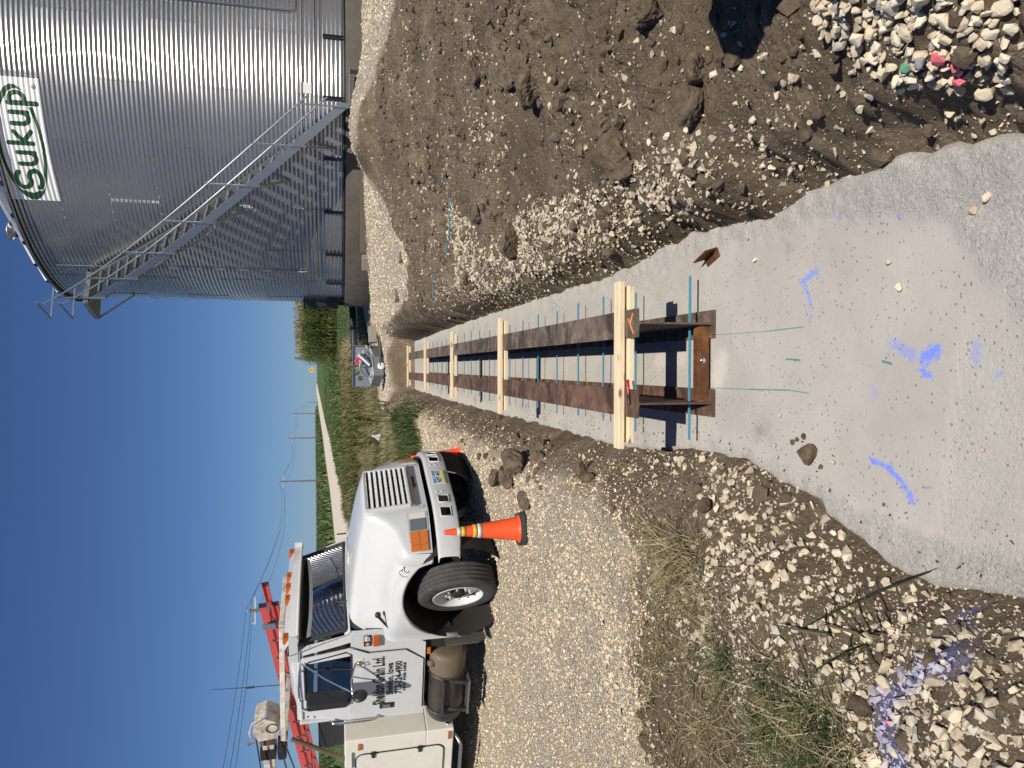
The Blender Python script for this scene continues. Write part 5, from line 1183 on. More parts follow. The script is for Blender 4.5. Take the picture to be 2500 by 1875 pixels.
# roof, crowned
mb = MB(); rows = []
for x, zt in ((-1.985,2.30),(-1.975,2.36),(-1.93,2.42),(-1.7,2.475),(-1.3,2.49),(-1.0,2.475),(-.86,2.43),(-.80,2.36)):
    hw = .905 if x > -1.9 else .90; row = []
    for q in np.linspace(-1,1,15):
        e = abs(q)**4; row.append((x, q*hw, zt-(zt-2.315)*e))
    rows.append(row)
mb.grid(rows, flip=True); mb.grid([[(x, q*.905, 2.315) for q in (-1,1)] for x in (-1.985,-.8)]); mb.build('roof', M['white_paint'], truck, fixn=True)
mb = MB(); mb.box(-1.99,-.83,-.925,-.90,2.298,2.322); mb.box(-1.99,-.83,.90,.925,2.298,2.322); mb.build('drip_rail', M['white_paint'], truck, bevel=.006)
# windscreen: glass in a black gasket
def ws(y, t_, h=0): 
    c = 1-(y/.86)**2; x = -.62+.035*c+(-.17)*t_; z = 1.755+.57*t_+.0; return (x+h*.9, y*(1-.055*t_), z+h*.4)
ysw = np.linspace(-.86,.86,21); tsw = np.linspace(0,1,9)
mb = MB(); mb.grid([[ws(y,t_) for t_ in tsw] for y in ysw], flip=False); mb.build('windscreen', M['glass'], truck)
mb = MB(); mb.tube([ws(y,0) for y in ysw]+[ws(.86,t_) for t_ in tsw[1:]]+[ws(y,1) for y in ysw[::-1][1:]]+[ws(-.86,t_) for t_ in tsw[::-1][1:]], .028, 8); mb.build('windscreen_gasket', M['black_rubber'], truck)
for s_ in (-.42,.30):
    mb = MB(); mb.tube([ws(s_,-.06,.03), ws(s_+.02,.12,.02), ws(s_+.06,.20,.022)], .008, 6); mb.tube([ws(s_-.28,.10,.012), ws(s_+.06,.20,.014), ws(s_+.32,.32,.012)], .007, 6); mb.build('wiper', M['black_plastic'], truck)
mb = MB(); mb.tube([(-.50,.92,1.72),(-.51,.93,1.85)], .01, 6); mb.build('far_mirror_arm', M['black_plastic'], truck)
# sun visor with marker lamps
mb = MB(); rows = []
for y in np.linspace(-.93,.93,17):
    c = 1-(abs(y)/.93)**2.2; rows.append([(-.70+.14*c,y,2.325),(-.66+.14*c,y,2.315),(-.69+.14*c,y,2.405),(-.80+.06*c,y,2.475),(-.90,y,2.475)])
mb.grid(rows, sm=False); vis = mb.build('sun_visor', M['cab_trim'] if False else M['white_paint'], truck); md = vis.modifiers.new('thick','SOLIDIFY'); md.thickness = .012
MB().box(-.98,-.60,-.932,-.915,2.32,2.42).build('visor_end', M['white_paint'], vis); MB().box(-.98,-.60,.915,.932,2.32,2.42).build('visor_end', M['white_paint'], vis)
mb = MB(); mb.grid([[(p_[0]-.018,p_[1],p_[2]-.006+.0) for p_ in row[1:4]] for row in rows], sm=False); mb.grid([[(-.70,y,2.335),(-.86,y,2.36),(-.90,y,2.44)] for y in np.linspace(-.91,.91,9)], sm=False); mb.build('visor_shade_sheet', M['interior'], vis)  # dark sheets standing in for the shade under the visor
mb = MB(); mb.tube([(-.655+.14*(1-(abs(y)/.93)**2.2),y,2.318) for y in np.linspace(-.93,.93,17)], .016, 6); mb.build('visor_lip', M['cab_trim'], vis)
for y in (-.82,-.22,0,.22,.82):
    c = 1-(abs(y)/.93)**2.2; T = Matrix.Translation((-.735+.10*c, y, 2.455)); mb = MB(); mb.box(-.045,.05,-.055,.055,-.035,.035,T=T); mb.build('marker_lamp', M['amber_dark'], vis, bevel=.012)
# doors
for s_ in (-1,1):
    mb = MB()
    side(mb, s_, [(-1.845,.845),(-1.05,.845),(-.885,1.06),(-.885,1.50),(-.90,ZB+.03),(-1.835,ZB+.03)], .0, .014)
    strip(mb, s_, [(-.79+.0,ZB+.03),(-.90,ZB+.03)], [(-.955,2.285),(-1.05,2.285)], .0, .016, 4)
    side(mb, s_, [(-.79,ZB+.03),(-.90,ZB+.03),(-.885,1.50)], .0, .014)
    strip(mb, s_, [(-1.66,ZB+.03),(-1.835,ZB+.03)], [(-1.60,2.285),(-1.80,2.285)], .0, .016, 4)
    side(mb, s_, [(-1.80,2.255),(-.95,2.255),(-.96,2.305),(-1.80,2.305)], 0, .016)
    dr = mb.build('door', M['white_paint'], truck, bevel=.006)
    if s_ == -1: near_door = dr
    o_ = [(-1.85,.835),(-1.05,.835),(-.875,1.05),(-.872,1.50),(-.775,ZB+.03),(-.945,2.312),(-1.805,2.312),(-1.84,1.72),(-1.85,.835)]
    mb = MB(); mb.tube([(x, s_*(ys(z)+.003), z) for (x, z) in o_], .0055, 5); mb.build('door_seam', M['seam'], dr)
    wp = [(-1.665,1.705),(-.885,1.705),(-.845,1.76),(-1.00,2.20),(-1.06,2.255),(-1.60,2.255),(-1.635,2.22)]
    mb = MB(); mb.add([(x, s_*(ys(z)-.012), z) for x, z in wp], [tuple(range(len(wp)))]); mb.build('window', M['glass'], dr)
    mb = MB(); mb.tube([(x, s_*(ys(z)+.010), z) for x, z in wp+wp[:1]], .014, 6); mb.build('window_gasket', M['black_rubber'], dr)
    mb = MB(); mb.tube([(-1.13,s_*(ys(1.71)-.006),1.71),(-1.13,s_*(ys(2.25)-.006),2.25)], .011, 6); mb.build('window_bar', M['black_plastic'], dr)
# door lettering
def side_text(txt, size, x0, z0, mat, par, bold=0, sx=1, spacing=1.0, h=.0165):
    me = place_mesh(text_mesh(txt, size, bold, sx, spacing=spacing), lambda a, b_, c: (x0+a, -(ys(z0+b_)+h), z0+b_)); return link('lettering', me, mat, par)
def fit_text(txt, width, height, x0, z0, bold, h=.0165, par=None, mat='decal_black'):
    me = text_mesh(txt, 1.0, bold); xs_ = [v.co.x for v in me.vertices]; zs_ = [v.co.y for v in me.vertices]; w_ = max(xs_)-min(xs_); hh = max(zs_)-min(zs_); cx0 = (max(xs_)+min(xs_))/2; cz0 = (max(zs_)+min(zs_))/2
    place_mesh(me, lambda a, b_, c: (x0+(a-cx0)*width/w_, -(1.0+h), z0+(b_-cz0)*height/hh)); return link('lettering', me, M[mat], par or near_door)
fit_text('Sheldon Grain Ltd.', .78, .150, -1.335, 1.385, .024); fit_text('Sheldon, Iowa', .52, .098, -1.32, 1.243, .024); fit_text('712-324-4900', .53, .088, -1.31, 1.143, .026); fit_text('NOT FOR HIRE', .46, .034, -1.305, 1.070, .04)
mb = MB(); mb.box(-1.10,-.94,-1.0168,-1.0158,1.565,1.665); stk = mb.build('sticker', M['decal_white'], near_door)
mb = MB(); 
for k in range(5): mb.box(-1.09,-.95-.02*(k%3),-1.0174,-1.0169,1.58+k*.017,1.586+k*.017)
mb.build('fine_print', M['steel'], stk)
# door handle, grab rail, mirror
mb = MB(); mb.box(-1.80,-1.71,-1.018,-1.004,1.19,1.37); dh = mb.build('door_handle', M['black_plastic'], near_door, bevel=.012); mb = MB(); mb.box(-1.785,-1.725,-1.032,-1.016,1.24,1.34); mb.build('lever', M['chrome'], dh, bevel=.006)
mb = MB(); mb.tube([(-1.915,-1.0,1.96),(-1.915,-1.05,1.95),(-1.915,-1.065,1.88),(-1.915,-1.065,1.48),(-1.915,-1.05,1.41),(-1.915,-1.0,1.40)], .014, 8); mb.build('grab_rail', M['chrome'], truck)
for z in (2.24,2.16):
    mb = MB(); mb.lathe([(.013,0),(.011,.006),(0,.006)], 10, Matrix.Translation((-1.90,-ys(z)-.002,z)) @ Matrix.Rotation(R(90),4,'X')); mb.build('screw', M['seam'], truck)
mir = MB(); mx, my = -1.20, -1.30
mir.tube([(mx,my,2.27),(mx,my-.02,2.30),(mx+.02,-1.15,2.315),(-1.12,-.93,2.31)], .012, 8); mir.tube([(mx,my,2.27),(mx+.14,-1.08,2.30),(-1.02,-.92,2.30)], .011, 8); mir.tube([(mx,my,1.70),(mx+.10,-1.20,1.72),(-1.0,-1.03,1.66)], .012, 8); mir.tube([(mx+.03,my,1.72),(-1.10,-1.12,2.02),(-1.0,-.95,2.28)], .011, 8)
mir.tube([(mx-.10,my-.03,1.72),(mx-.12,my-.04,1.75),(mx-.12,my-.04,2.24),(mx-.10,my-.03,2.27),(mx+.02,my,2.27)], .013, 8); mir.tube([(mx-.10,my-.03,1.72),(mx,my,1.70)], .013, 8)
mo = mir.build('mirror_arm', M['chrome'], truck)
T = Matrix.Translation((mx-.03,my-.01,1.99)) @ Matrix.Rotation(R(-12),4,'Z'); MB().box(-.055,.045,-.105,.10,-.235,.235,T=T).build('mirror_housing', M['black_plastic'], mo, bevel=.03, seg=3)
MB().box(-.060,-.056,-.085,.08,-.215,.215,T=T).build('mirror_glass', M['chrome'], mo)
mb = MB(); mb.lathe([(0,.035),(.06,.03),(.088,.012),(.092,0),(.088,-.012),(0,-.014)], 22, Matrix.Translation((mx-.02,my-.02,1.62)) @ Matrix.Rotation(R(80),4,'Y')); mb.build('convex_mirror', M['black_plastic'], mo)
mb = MB(); mb.lathe([(0,0),(.022,.0),(.026,.02),(0,.03)], 10, Matrix.Translation((-1.0,-1.02,1.62)) @ Matrix.Rotation(R(90),4,'X')); mb.tube([(-1.0,-1.04,1.60),(-.99,-1.045,1.555),(-1.03,-1.045,1.54),(-1.045,-1.04,1.60)], .006, 6); mb.build('hook', M['steel'], mo)
# cowl fittings: latch, amber side marker, stickers, decals
mb = MB(); mb.tube([(-.27,-1.075,1.40),(-.46,-1.085,1.27),(-.66,-1.03,1.13)], [.020,.013,.020], 8); mb.lathe([(.0,0),(.035,0),(.035,.03),(.02,.045),(0,.045)], 10, Matrix.Translation((-.27,-1.04,1.40)) @ Matrix.Rotation(R(90),4,'X')); mb.lathe([(.0,0),(.030,0),(.030,.03),(0,.04)], 10, Matrix.Translation((-.55,-1.03,1.21)) @ Matrix.Rotation(R(90),4,'X')); mb.bar((-.58,-1.05,1.19),(-.68,-1.04,1.10),.04,.05,up=(0,1,0)); mb.build('hood_latch', M['black_plastic'], truck)
mb = MB(); mb.box(-.77,-.61,-1.035,-1.0,1.37,1.45); mb.build('side_marker', M['amber_dark'], truck, bevel=.012)
mb = MB(); mb.box(-.775,-.61,-1.0035,-1.001,1.475,1.56); lbs = mb.build('warning_label', M['decal_black'], truck)
mb = MB(); mb.prism([(-.745,1.488),(-.715,1.517),(-.745,1.546),(-.772,1.517)], 0, .001, lambda u, v, h: (u, -1.0045-h, v)); mb.build('diamond', M['decal_orange'], lbs)
mb = MB(); mb.box(-.70,-.62,-1.0048,-1.004,1.525,1.55); mb.box(-.70,-.62,-1.0048,-1.004,1.508,1.517); mb.box(-.70,-.64,-1.0048,-1.004,1.490,1.499); mb.build('fine_print', M['decal_white'], lbs)
def fender_y(x, z): 
    P = hood_section(x); 
    for (y0,z0),(y1,z1) in zip(P[5:-2], P[6:-1]):
        if z1 <= z <= z0: t_ = (z0-z)/(z0-z1+1e-9); return y0+(y1-y0)*t_
    return P[11][0]
def duck(pts): return [(x, -(fender_y(x, z)+.004), z) for x, z in pts]
mb = MB(); dx, dz = .40, 1.12
for pts in ([(-.06,-.035),(-.066,.0),(-.055,.03),(-.03,.05),(.0,.045),(.012,.03),(.03,.015),(.055,.005),(.05,-.004),(.02,.0),(.0,-.006),(-.012,-.03),(.0,-.05),(.015,-.045)],[(.0,.03),(.012,.018),(.02,.012)]):
    mb.tube(duck([(dx+a, dz+b_) for a, b_ in pts]), .0028, 5)
mb.build('duck_head_decal', M['decal_blue'], truck)
# interior
MB().box(-1.75,-1.25,-.80,-.15,.95,1.32).build('seat', M['interior'], truck, bevel=.05); MB().box(-1.85,-1.68,-.75,-.20,1.30,1.95).build('seat_back', M['interior'], truck, bevel=.06); MB().box(-1.85,-1.62,.20,.80,1.0,1.95).build('seat_back', M['interior'], truck, bevel=.06); MB().box(-.95,-.66,-.93,.93,1.25,1.70).build('dashboard', M['interior'], truck, bevel=.05)
mb = MB(); T = Matrix.Translation((-1.05,.42,1.62)) @ Matrix.Rotation(R(-55),4,'Y'); mb.tube([T @ Vector((.21*math.cos(a), .21*math.sin(a), 0)) for a in np.linspace(0,6.283,25)], .014, 6, caps=False); mb.build('steering_wheel', M['black_plastic'], truck)
mb = MB(); mb.lathe([(0,0),(.07,0),(.075,.10),(.04,.16),(0,.16)], 14, Matrix.Translation((-.78,-.62,1.70))); mb.build('blue_cap', M['interior_blue'], truck)
# wheels
def wheel(name):
    root = thing(name, None, None); del_ = [root.pop(k_, None) for k_ in ('label','category')]
    tp = [(.285,-.09),(.30,-.125),(.36,-.137),(.42,-.137),(.452,-.128),(.468,-.115)]
    for gz_ in (-.075,-.026,.026,.075): tp += [(.472,gz_-.006),(.461,gz_-.005),(.461,gz_+.005),(.472,gz_+.006)]
    tp += [(.468,.115),(.452,.128),(.42,.137),(.36,.137),(.30,.125),(.285,.09)]
    T = Matrix.Rotation(R(90),4,'X')
    mb = MB(); mb.lathe(tp, 64, T); ty = mb.build('tyre', M['tyre_rubber'], root)
    mb = MB(); mb.lathe([(.305,.118),(.300,.132),(.288,.132),(.280,.10),(.275,.04),(.262,.02),(.215,.055),(.195,.070),(.18,.078),(.165,.078),(.15,.060),(.0,.060)], 48, T); mb.lathe([(.305,-.118),(.28,-.10),(.27,.02)], 48, T); rm = mb.build('rim', M['wheel_white'], root)
    for k in range(5):
        a = k*2*math.pi/5+.3; mb = MB(); mb.lathe([(.034,0),(.034,.002),(0,.002)], 18, T @ Matrix.Translation((.238*math.cos(a), .238*math.sin(a), .0405)) @ Matrix.Rotation(a,4,'Z') @ Matrix.Rotation(R(-37),4,'Y')); mb.build('hand_hole', M['seam'], rm)
    for k in range(8):
        a = k*math.pi/4+.2; mb = MB(); mb.lathe([(.021,0),(.021,.022),(.014,.026),(.013,.042),(0,.044)], 6, T @ Matrix.Translation((.142*math.cos(a), .142*math.sin(a), .066)), sm=False); mb.build('lug_nut', M['lug'], rm)
    mb = MB(); mb.lathe([(.085,.06),(.082,.10),(.06,.115),(0,.115)], 20, T); mb.build('hub', M['undercar'], rm)
    return root
w0 = wheel('front_wheel'); w0.parent = truck; w0.location = (0,-1.00,.475); w0.rotation_euler = (0,0,R(-30)); w0['label'] = 'steered front wheel with white rim'
def wheel_copy(name, loc, rz):
    c = w0.copy(); COL.objects.link(c); c.name = name; c.parent = truck; c.location = loc; c.rotation_euler = (0,0,rz)
    if 'label' in c: del c['label']
    for ch in [q for q in bpy.data.objects if q.parent == w0]:
        d = ch.copy(); COL.objects.link(d); d.parent = c
        for g in [q for q in bpy.data.objects if q.parent == ch]:
            e = g.copy(); COL.objects.link(e); e.parent = d
wheel_copy('front_wheel', (0,1.0,.475), R(150)); wheel_copy('rear_wheel', (-4.2,-.98,.475), 0); wheel_copy('rear_wheel', (-4.2,.98,.475), R(180))
# mud flap, fuel tank, steps
mb = MB(); fp = [(-1.19,.60),(-.78,.60),(-.76,.50),(-.80,.22),(-.90,.12),(-1.10,.10),(-1.17,.20)]
mb.prism([(y,z) for y,z in fp], 0, .018, lambda u, v, h: (-.70-h-.10*max(0,.5-v)*.6, u, v)); mb.build('mud_flap', M['flap'], truck, bevel=.006)
mb = MB(); T = Matrix.Translation((-.98,-.90,.53)) @ Matrix.Rotation(R(-90),4,'Y'); mb.lathe([(0,0),(.17,0),(.22,.02),(.235,.06),(.235,.36)], 28, T); mb.lathe([(.235,.36),(.235,1.02),(.22,1.07),(.17,1.10),(0,1.10)], 28, T, 1); tk = mb.build('fuel_tank', [M['tank_tan'], M['tank']], truck)
for x in (-1.30,-1.90):
    mb = MB(); mb.tube([Vector((x,-.90,.53))+Vector((0,math.cos(a),math.sin(a)))*.243 for a in np.linspace(0,6.283,25)], .014, 6, caps=False); mb.build('tank_strap', M['tank'], tk)
mb = MB(); mb.lathe([(.045,0),(.045,.05),(.03,.06),(0,.06)], 14, Matrix.Translation((-1.12,-1.02,.73)) @ Matrix.Rotation(R(30),4,'X')); mb.build('filler_cap', M['tank_tan'], tk)
for z, y in ((.60,-1.16),(.29,-1.19)):
    mb = MB(); mb.box(-1.84,-1.30,y-.03,y+.12,z-.012,z+.012); mb.build('step', M['steel'] if z < .4 else M['tank'], tk, bevel=.005)
for x in (-1.80,-1.34):
    mb = MB(); mb.bar((x,-1.12,.60),(x,-1.20,.28),.04,.02); mb.build('step_hanger', M['tank'], tk)
MB().box(-1.0,-.9,-1.0,-.98,.755,.80).build('side_marker', M['amber'], truck, bevel=.006)
# utility body
ub = MB(); ub.box(-5.6,-2.16,-1.13,1.13,.78,1.80); ub.box(-5.6,-2.16,-1.13,-.62,.43,.78); ub.box(-5.6,-2.16,.62,1.13,.43,.78); ubo = ub.build('utility_body', M['cream_paint'], truck, bevel=.012)
def rrect(x0, x1, z0, z1, r_, n_=6):
    P = []
    for cx0, cz0, a0 in ((x1-r_,z1-r_,0),(x0+r_,z1-r_,90),(x0+r_,z0+r_,180),(x1-r_,z0+r_,270)):
        P += [(cx0+r_*math.cos(R(a0+90*i/n_)), cz0+r_*math.sin(R(a0+90*i/n_))) for i in range(n_+1)]
    return P
for x0, x1 in ((-3.45,-2.42),(-5.4,-3.6)):
    P = rrect(x0, x1, .56, 1.66, .09); mb = MB(); mb.prism(P, 0, .014, lambda u, v, h: (u, -1.1315-h, v)); dd = mb.build('compartment_door', M['cream_paint'], ubo, bevel=.004)
    mb = MB(); mb.tube([(u,-1.137,v) for u, v in rrect(x0-.008, x1+.008, .552, 1.668, .095)]+[(x1+.008,-1.137,1.575)], .008, 5); mb.build('door_seal', M['black_rubber'], dd)
    for z in (1.45,.86):
        mb = MB(); mb.box(x1-.06,x1+.03,-1.158,-1.132,z-.022,z+.022); mb.tube([(x1+.012,-1.155,z-.04),(x1+.012,-1.155,z+.04)], .010, 6); mb.build('hinge', M['undercar'], dd)
MB().box(-2.62,-2.36,-1.147,-1.132,1.70,1.72).build('handle_strip', M['steel'], ubo)
MB().box(-2.33,-2.22,-1.155,-1.13,1.60,1.645).build('side_marker', M['amber'], ubo, bevel=.012); MB().box(-2.33,-2.20,-1.15,-1.13,.47,.505).build('side_marker', M['amber_dark'], ubo, bevel=.006)
mb = MB(); mb.lathe([(.03,0),(.03,.012),(0,.012)], 14, Matrix.Translation((-2.155,-1.05,.50)) @ Matrix.Rotation(R(90),4,'Y')); mb.build('reflector', M['chrome'], ubo)
for y, z in ((-.80,1.2),(-.72,.98),(-.74,.90)):
    mb = MB(); mb.lathe([(.010,0),(.010,.004),(0,.004)], 8, Matrix.Translation((-2.158,y,z)) @ Matrix.Rotation(R(90),4,'Y')); mb.build('screw', M['seam'], ubo)
mb = MB(); mb.tube([(-2.35,-1.0,.42),(-2.35,-1.18,.36),(-2.40,-1.20,.34),(-4.4,-1.20,.34)], .022, 8); mb.build('step_bar', M['steel'], ubo)
MB().box(-3.3,-2.35,-.2,.9,1.80,2.15).build('deck_toolbox', M['black_plastic'], truck, bevel=.02)
# headache rack and ladder bars above the cab
rk = MB(); 
for a, b_ in (((-2.20,-.95,1.79),(-2.20,-.95,2.52)),((-2.20,.95,1.79),(-2.20,.95,2.52)),((-2.20,-.95,2.52),(-2.20,.95,2.52)),((-2.20,-.95,2.54),(-.95,-.35,2.54)),((-2.20,.55,2.54),(-.95,.55,2.54)),((-.95,-.35,2.54),(-.95,.62,2.54))): rk.bar(a, b_, .06, .06)
rko = rk.build('ladder_rack', M['boom_paint'], truck, bevel=.006)
mb = MB(); mb.tube([(-2.12,-1.02,2.44),(-2.55,-1.05,1.80)], .028, 10); mb.build('brace', M['tank_tan'], rko)
# crane boom resting over the cab rear
bo = MB(); d0 = Vector((-2.42,-.35,2.79)); d1 = Vector((-5.4,-.35,2.80))
bo.bar(d0+Vector((-.25,0,0)), d1, .14, .15); boom = bo.build('crane_boom', M['boom_paint'], truck, bevel=.01)
mb = MB(); mb.prism([(-2.66,2.66),(-2.50,2.62),(-2.36,2.68),(-2.30,2.80),(-2.36,2.93),(-2.52,2.96),(-2.68,2.90)], -.16, .16, lambda u, v, h: (u, -.35+h, v)); bh = mb.build('boom_head', M['boom_paint'], boom, bevel=.02)
mb = MB(); mb.tube([(-2.66,-.52,2.965),(-2.50,-.52,3.0),(-2.34,-.52,2.96),(-2.27,-.52,2.84)], .010, 6); mb.build('head_rim', M['boom_paint'], bh)
mb = MB(); mb.lathe([(.075,-.18),(.075,.18)], 16, Matrix.Translation((-2.46,-.35,2.72)) @ Matrix.Rotation(R(90),4,'X')); mb.tube([(-2.68,-.5,2.97),(-2.72,-.5,3.03)], .02, 6); mb.build('sheave', M['rust'], bh)
for y in (-.43,-.27):
    mb = MB(); mb.bar((-2.62,y,2.79),(-2.85,y,2.79),.02,.20); mb.build('boom_cheek', M['rust'], bh)
for z0, z1 in ((2.93,2.80),(2.66,2.35),(2.62,2.1)):
    mb = MB(); mb.tube([(-2.55,-.50,z0),(-5.0,-.5,z1)], .010, 6); mb.build('hoist_cable', M['wire'], boom)
MB().box(-3.12,-2.95,-.44,-.26,2.70,2.90).build('boom_collar', M['undercar'], boom); MB().box(-3.12,-2.92,-.48,-.22,2.56,2.68).build('hose_block', M['black_plastic'], boom, bevel=.03)
MB().box(-5.3,-4.9,-.6,-.1,1.8,2.72).build('crane_base', M['boom_paint'], truck, bevel=.03)
mb = MB(); mb.tube([(-1.95,-.30,2.54),(-1.93,-.30,3.0),(-1.90,-.30,3.45)], [.006,.005,.003], 6); mb.lathe([(.013,0),(.013,.10)], 10, Matrix.Translation((-1.935,-.30,2.92))); mb.build('whip_antenna', M['wire'], truck)
mb = MB(); mb.tube([(-.60,-.955,1.70),(-.72,-.955,2.05),(-.86,-.955,2.44)], .004, 5); mb.lathe([(.015,0),(.006,.03)], 8, Matrix.Translation((-.60,-.955,1.69))); mb.build('radio_antenna', M['steel'], truck)
for y, z in ((.30,2.55),(-.30,2.55)): pass

# ------------------------------------------------------------------ ladder lying on the rack
lad = thing('extension_ladder', 'red fibreglass extension ladder lying on the rack above the truck cab', 'ladder', (-1.978, 9.576, .395), rot=(R(.47), R(-.64), R(-24.15)))
A = Vector((-.92,0,2.80)); B = Vector((-5.5,0,2.17)); du = (B-A).normalized(); L = (B-A).length
for sec, (off, st0) in enumerate(((0.0, 0.0), (.075, .32))):
    for k, y in enumerate((.08,.50)):
        yy = y+(.025 if k == 0 else -.025)*sec
        a = A+du*st0+Vector((0,yy,-off)); b_ = B+Vector((0,yy,-off)); mb = MB(); mb.bar(a, b_, .012, .085); mb.bar(a+Vector((0,(.014 if k == 0 else -.014),.037)), b_+Vector((0,(.014 if k == 0 else -.014),.037)), .03, .010); mb.bar(a+Vector((0,(.014 if k == 0 else -.014),-.037)), b_+Vector((0,(.014 if k == 0 else -.014),-.037)), .03, .010)
        rl = mb.build('side_rail', M['ladder_red'], lad)
        mb = MB(); mb.bar(a-du*.012, a+du*.05, .030, .100); mb.build('end_cap', M['black_plastic'], rl, bevel=.01)
    nr = 14
    for i in range(nr):
        c = A+du*(st0+.30+i*.305)+Vector((0,0,-off))
        if (c-A).length > L: break
        mb = MB(); mb.tube([c+Vector((0,.05+.025*sec,0)), c+Vector((0,.53-.025*sec,0))], .017, 12); mb.build('rung', M['alu'], lad)
mb = MB(); c = A+du*.36; mb.bar(c+Vector((0,.06,-.10)), c+Vector((0,.06,.06)), .02, .09, up=du); mb.build('lock_bracket', M['alu'], lad)
# ------------------------------------------------------------------ traffic cones
def cone(name, x, y, label, rz, base_mat, square=True, h=.90, tilt=(0,0), s=1.0, w=.19):
    z = gz(x, y)[0]; K = h/.90; root = thing(name, label, 'traffic cone', (x, y, z+.004), rz, 'traffic cones by the truck'); root.rotation_euler = (tilt[0], tilt[1], rz); root.scale = (s,s,s)
    mb = MB(); c = .05; P = [(w,-w+c),(w,w-c),(w-c,w),(-w+c,w),(-w,w-c),(-w,-w+c),(-w+c,-w),(w-c,-w)]; mb.prism(P, 0, .045, lambda u, v, h_: (u*(1-.1*h_/.045), v*(1-.1*h_/.045), h_)); mb.build('base', base_mat, root, bevel=.008)
    mb = MB(); r0, r1 = .135, .028
    def rr(t_): return r0+(r1-r0)*t_
    prof_ = [(r0+.022,.046),(r0+.008,.052),(r0,.07)]+[(rr((zz-.07)/(h-.11)), zz) for zz in (.30,.45,.46,.64,.65,h-.06)]+[(.030,h-.055),(.030,h-.025),(.024,h-.01),(.010,h)]
    mb.lathe(prof_, 32); mb.build('cone_body', M['cone_orange'], root)
    for z0, z1, m_ in ((.475,.525,'band_white'),(.525,.575,'band_yellow'),(.655,.705,'band_yellow'),(.705,.755,'band_white')):
        t0, t1 = (z0-.07)/(h-.11), (z1-.07)/(h-.11); mb = MB(); mb.lathe([(rr(t0),z0),(rr(t0)+.003,z0),(rr(t1)+.003,z1),(rr(t1),z1)], 32); mb.build('reflective_band', M[m_], root)
    return root
cone('traffic_cone', -1.47, 7.30, 'orange cone on black base standing in front of the truck bumper', R(14), M['cone_base'], s=.89)
cone('traffic_cone', -1.039, 10.644, 'orange cone on orange base half hidden behind the bumper', R(-20), M['cone_orange'], s=.78, w=.24)

# ------------------------------------------------------------------ galvanized sump head beyond the trench
def plate_holes(outline, holes, thick):
    c = bpy.data.curves.new('p', 'CURVE'); c.dimensions = '2D'; c.fill_mode = 'BOTH'; c.extrude = thick/2
    for P in [outline]+holes:
        s_ = c.splines.new('POLY'); s_.points.add(len(P)-1); s_.use_cyclic_u = True
        for pt, q in zip(s_.points, P): pt.co = (q[0], q[1], 0, 1)
    o = bpy.data.objects.new('p', c); COL.objects.link(o); dg = bpy.context.evaluated_depsgraph_get(); dg.update(); me = bpy.data.meshes.new_from_object(o.evaluated_get(dg)); bpy.data.objects.remove(o); bpy.data.curves.remove(c); me.materials.clear(); return me
sx0, sy0 = .58, 23.6; szg = gz(sx0, sy0)[0]
sump = thing('sump_head', 'galvanized steel intake box with round holes beyond the trench end', 'intake box', (sx0, sy0, szg+.01), R(-2))
circ = lambda cx0, cz0, r_, n_=22: [(cx0+r_*math.cos(2*math.pi*i/n_), cz0+r_*math.sin(2*math.pi*i/n_)) for i in range(n_)]
me = plate_holes([(-.63,.10),(.63,.10),(.63,.94),(-.63,.94)], [circ(-.38,.70,.085), circ(-.21,.80,.085), circ(-.01,.83,.085)], .006)
pan = link('back_panel', place_mesh(me, lambda a, b_, c: (a, .10+c+(b_-.1)*.12, b_)), M['galv'], sump)
mb = MB(); mb.box(-.65,.65,.13,.24,.935,.955); mb.box(-.65,-.63,.05,.24,.10,.955); mb.box(.63,.65,.05,.24,.10,.955); mb.build('rim_flange', M['galv_dull'], sump)
mb = MB(); P = [(-.62,.42),(-.28,.02),(.30,.02),(.62,.42),(.60,.46),(.30,.34),(-.28,.34),(-.60,.46)]
mb.prism([(-.28,.02),(.30,.02),(.30,.30),(-.28,.30)], 0, .012, lambda u, v, h: (u, -.42-h, v)); mb.build('front_plate', M['galv_dull'], sump)
for s_, x in ((-1,-.28),(1,.30)):
    mb = MB(); e = s_*.62; mb.add([(x,-.42,.02),(x,-.42,.30),(e,.05,.42),(e,.05,.12)], [(0,1,2,3)]); mb.build('wing_plate', M['galv_dull'], sump)
mb = MB(); mb.add([(-.28,-.42,.30),(.30,-.42,.30),(.62,.05,.42),(-.62,.05,.42)], [(0,1,2,3)]); mb.build('top_tray', M['galv_dull'], sump)
mb = MB(); g = [[(.36*math.cos(a)*sx_, .02-.02*sx_, .33+.40*math.sin(a)*sx_) for a in np.linspace(.15,3.0,20)] for sx_ in (1.0,.86)]; mb.grid(g); mb.build('arched_trough', M['galv_dull'], sump); mb = MB(); mb.tube([(.36*math.cos(a), .0, .33+.40*math.sin(a)) for a in np.linspace(.1,3.04,22)], .014, 6); mb.build('trough_edge', M['galv'], sump)
mb = MB(); mb.tube([(.02,-.16,.40),(.22,-.02,.60),(.34,.06,.74)], .085, 18); mb.build('auger_tube', M['galv_dull'], sump); mb = MB(); mb.tube([(.33,.055,.73),(.35,.066,.752)], .088, 18); mb.build('tube_rim', M['cross_pale'], sump)
mb = MB(); mb.tube([(-.25,-.44,.33),(.20,-.36,.36),(.60,-.10,.50)], .018, 8); mb.tube([(.56,-.12,.49),(.64,-.08,.53)], .032, 8); mb.build('lever_rod', M['galv'], sump)
mb = MB(); mb.tube([(-.01,-.02,.36),(-.01,.05,1.10)], .009, 6); mb.build('upright_rod', M['steel'], sump)
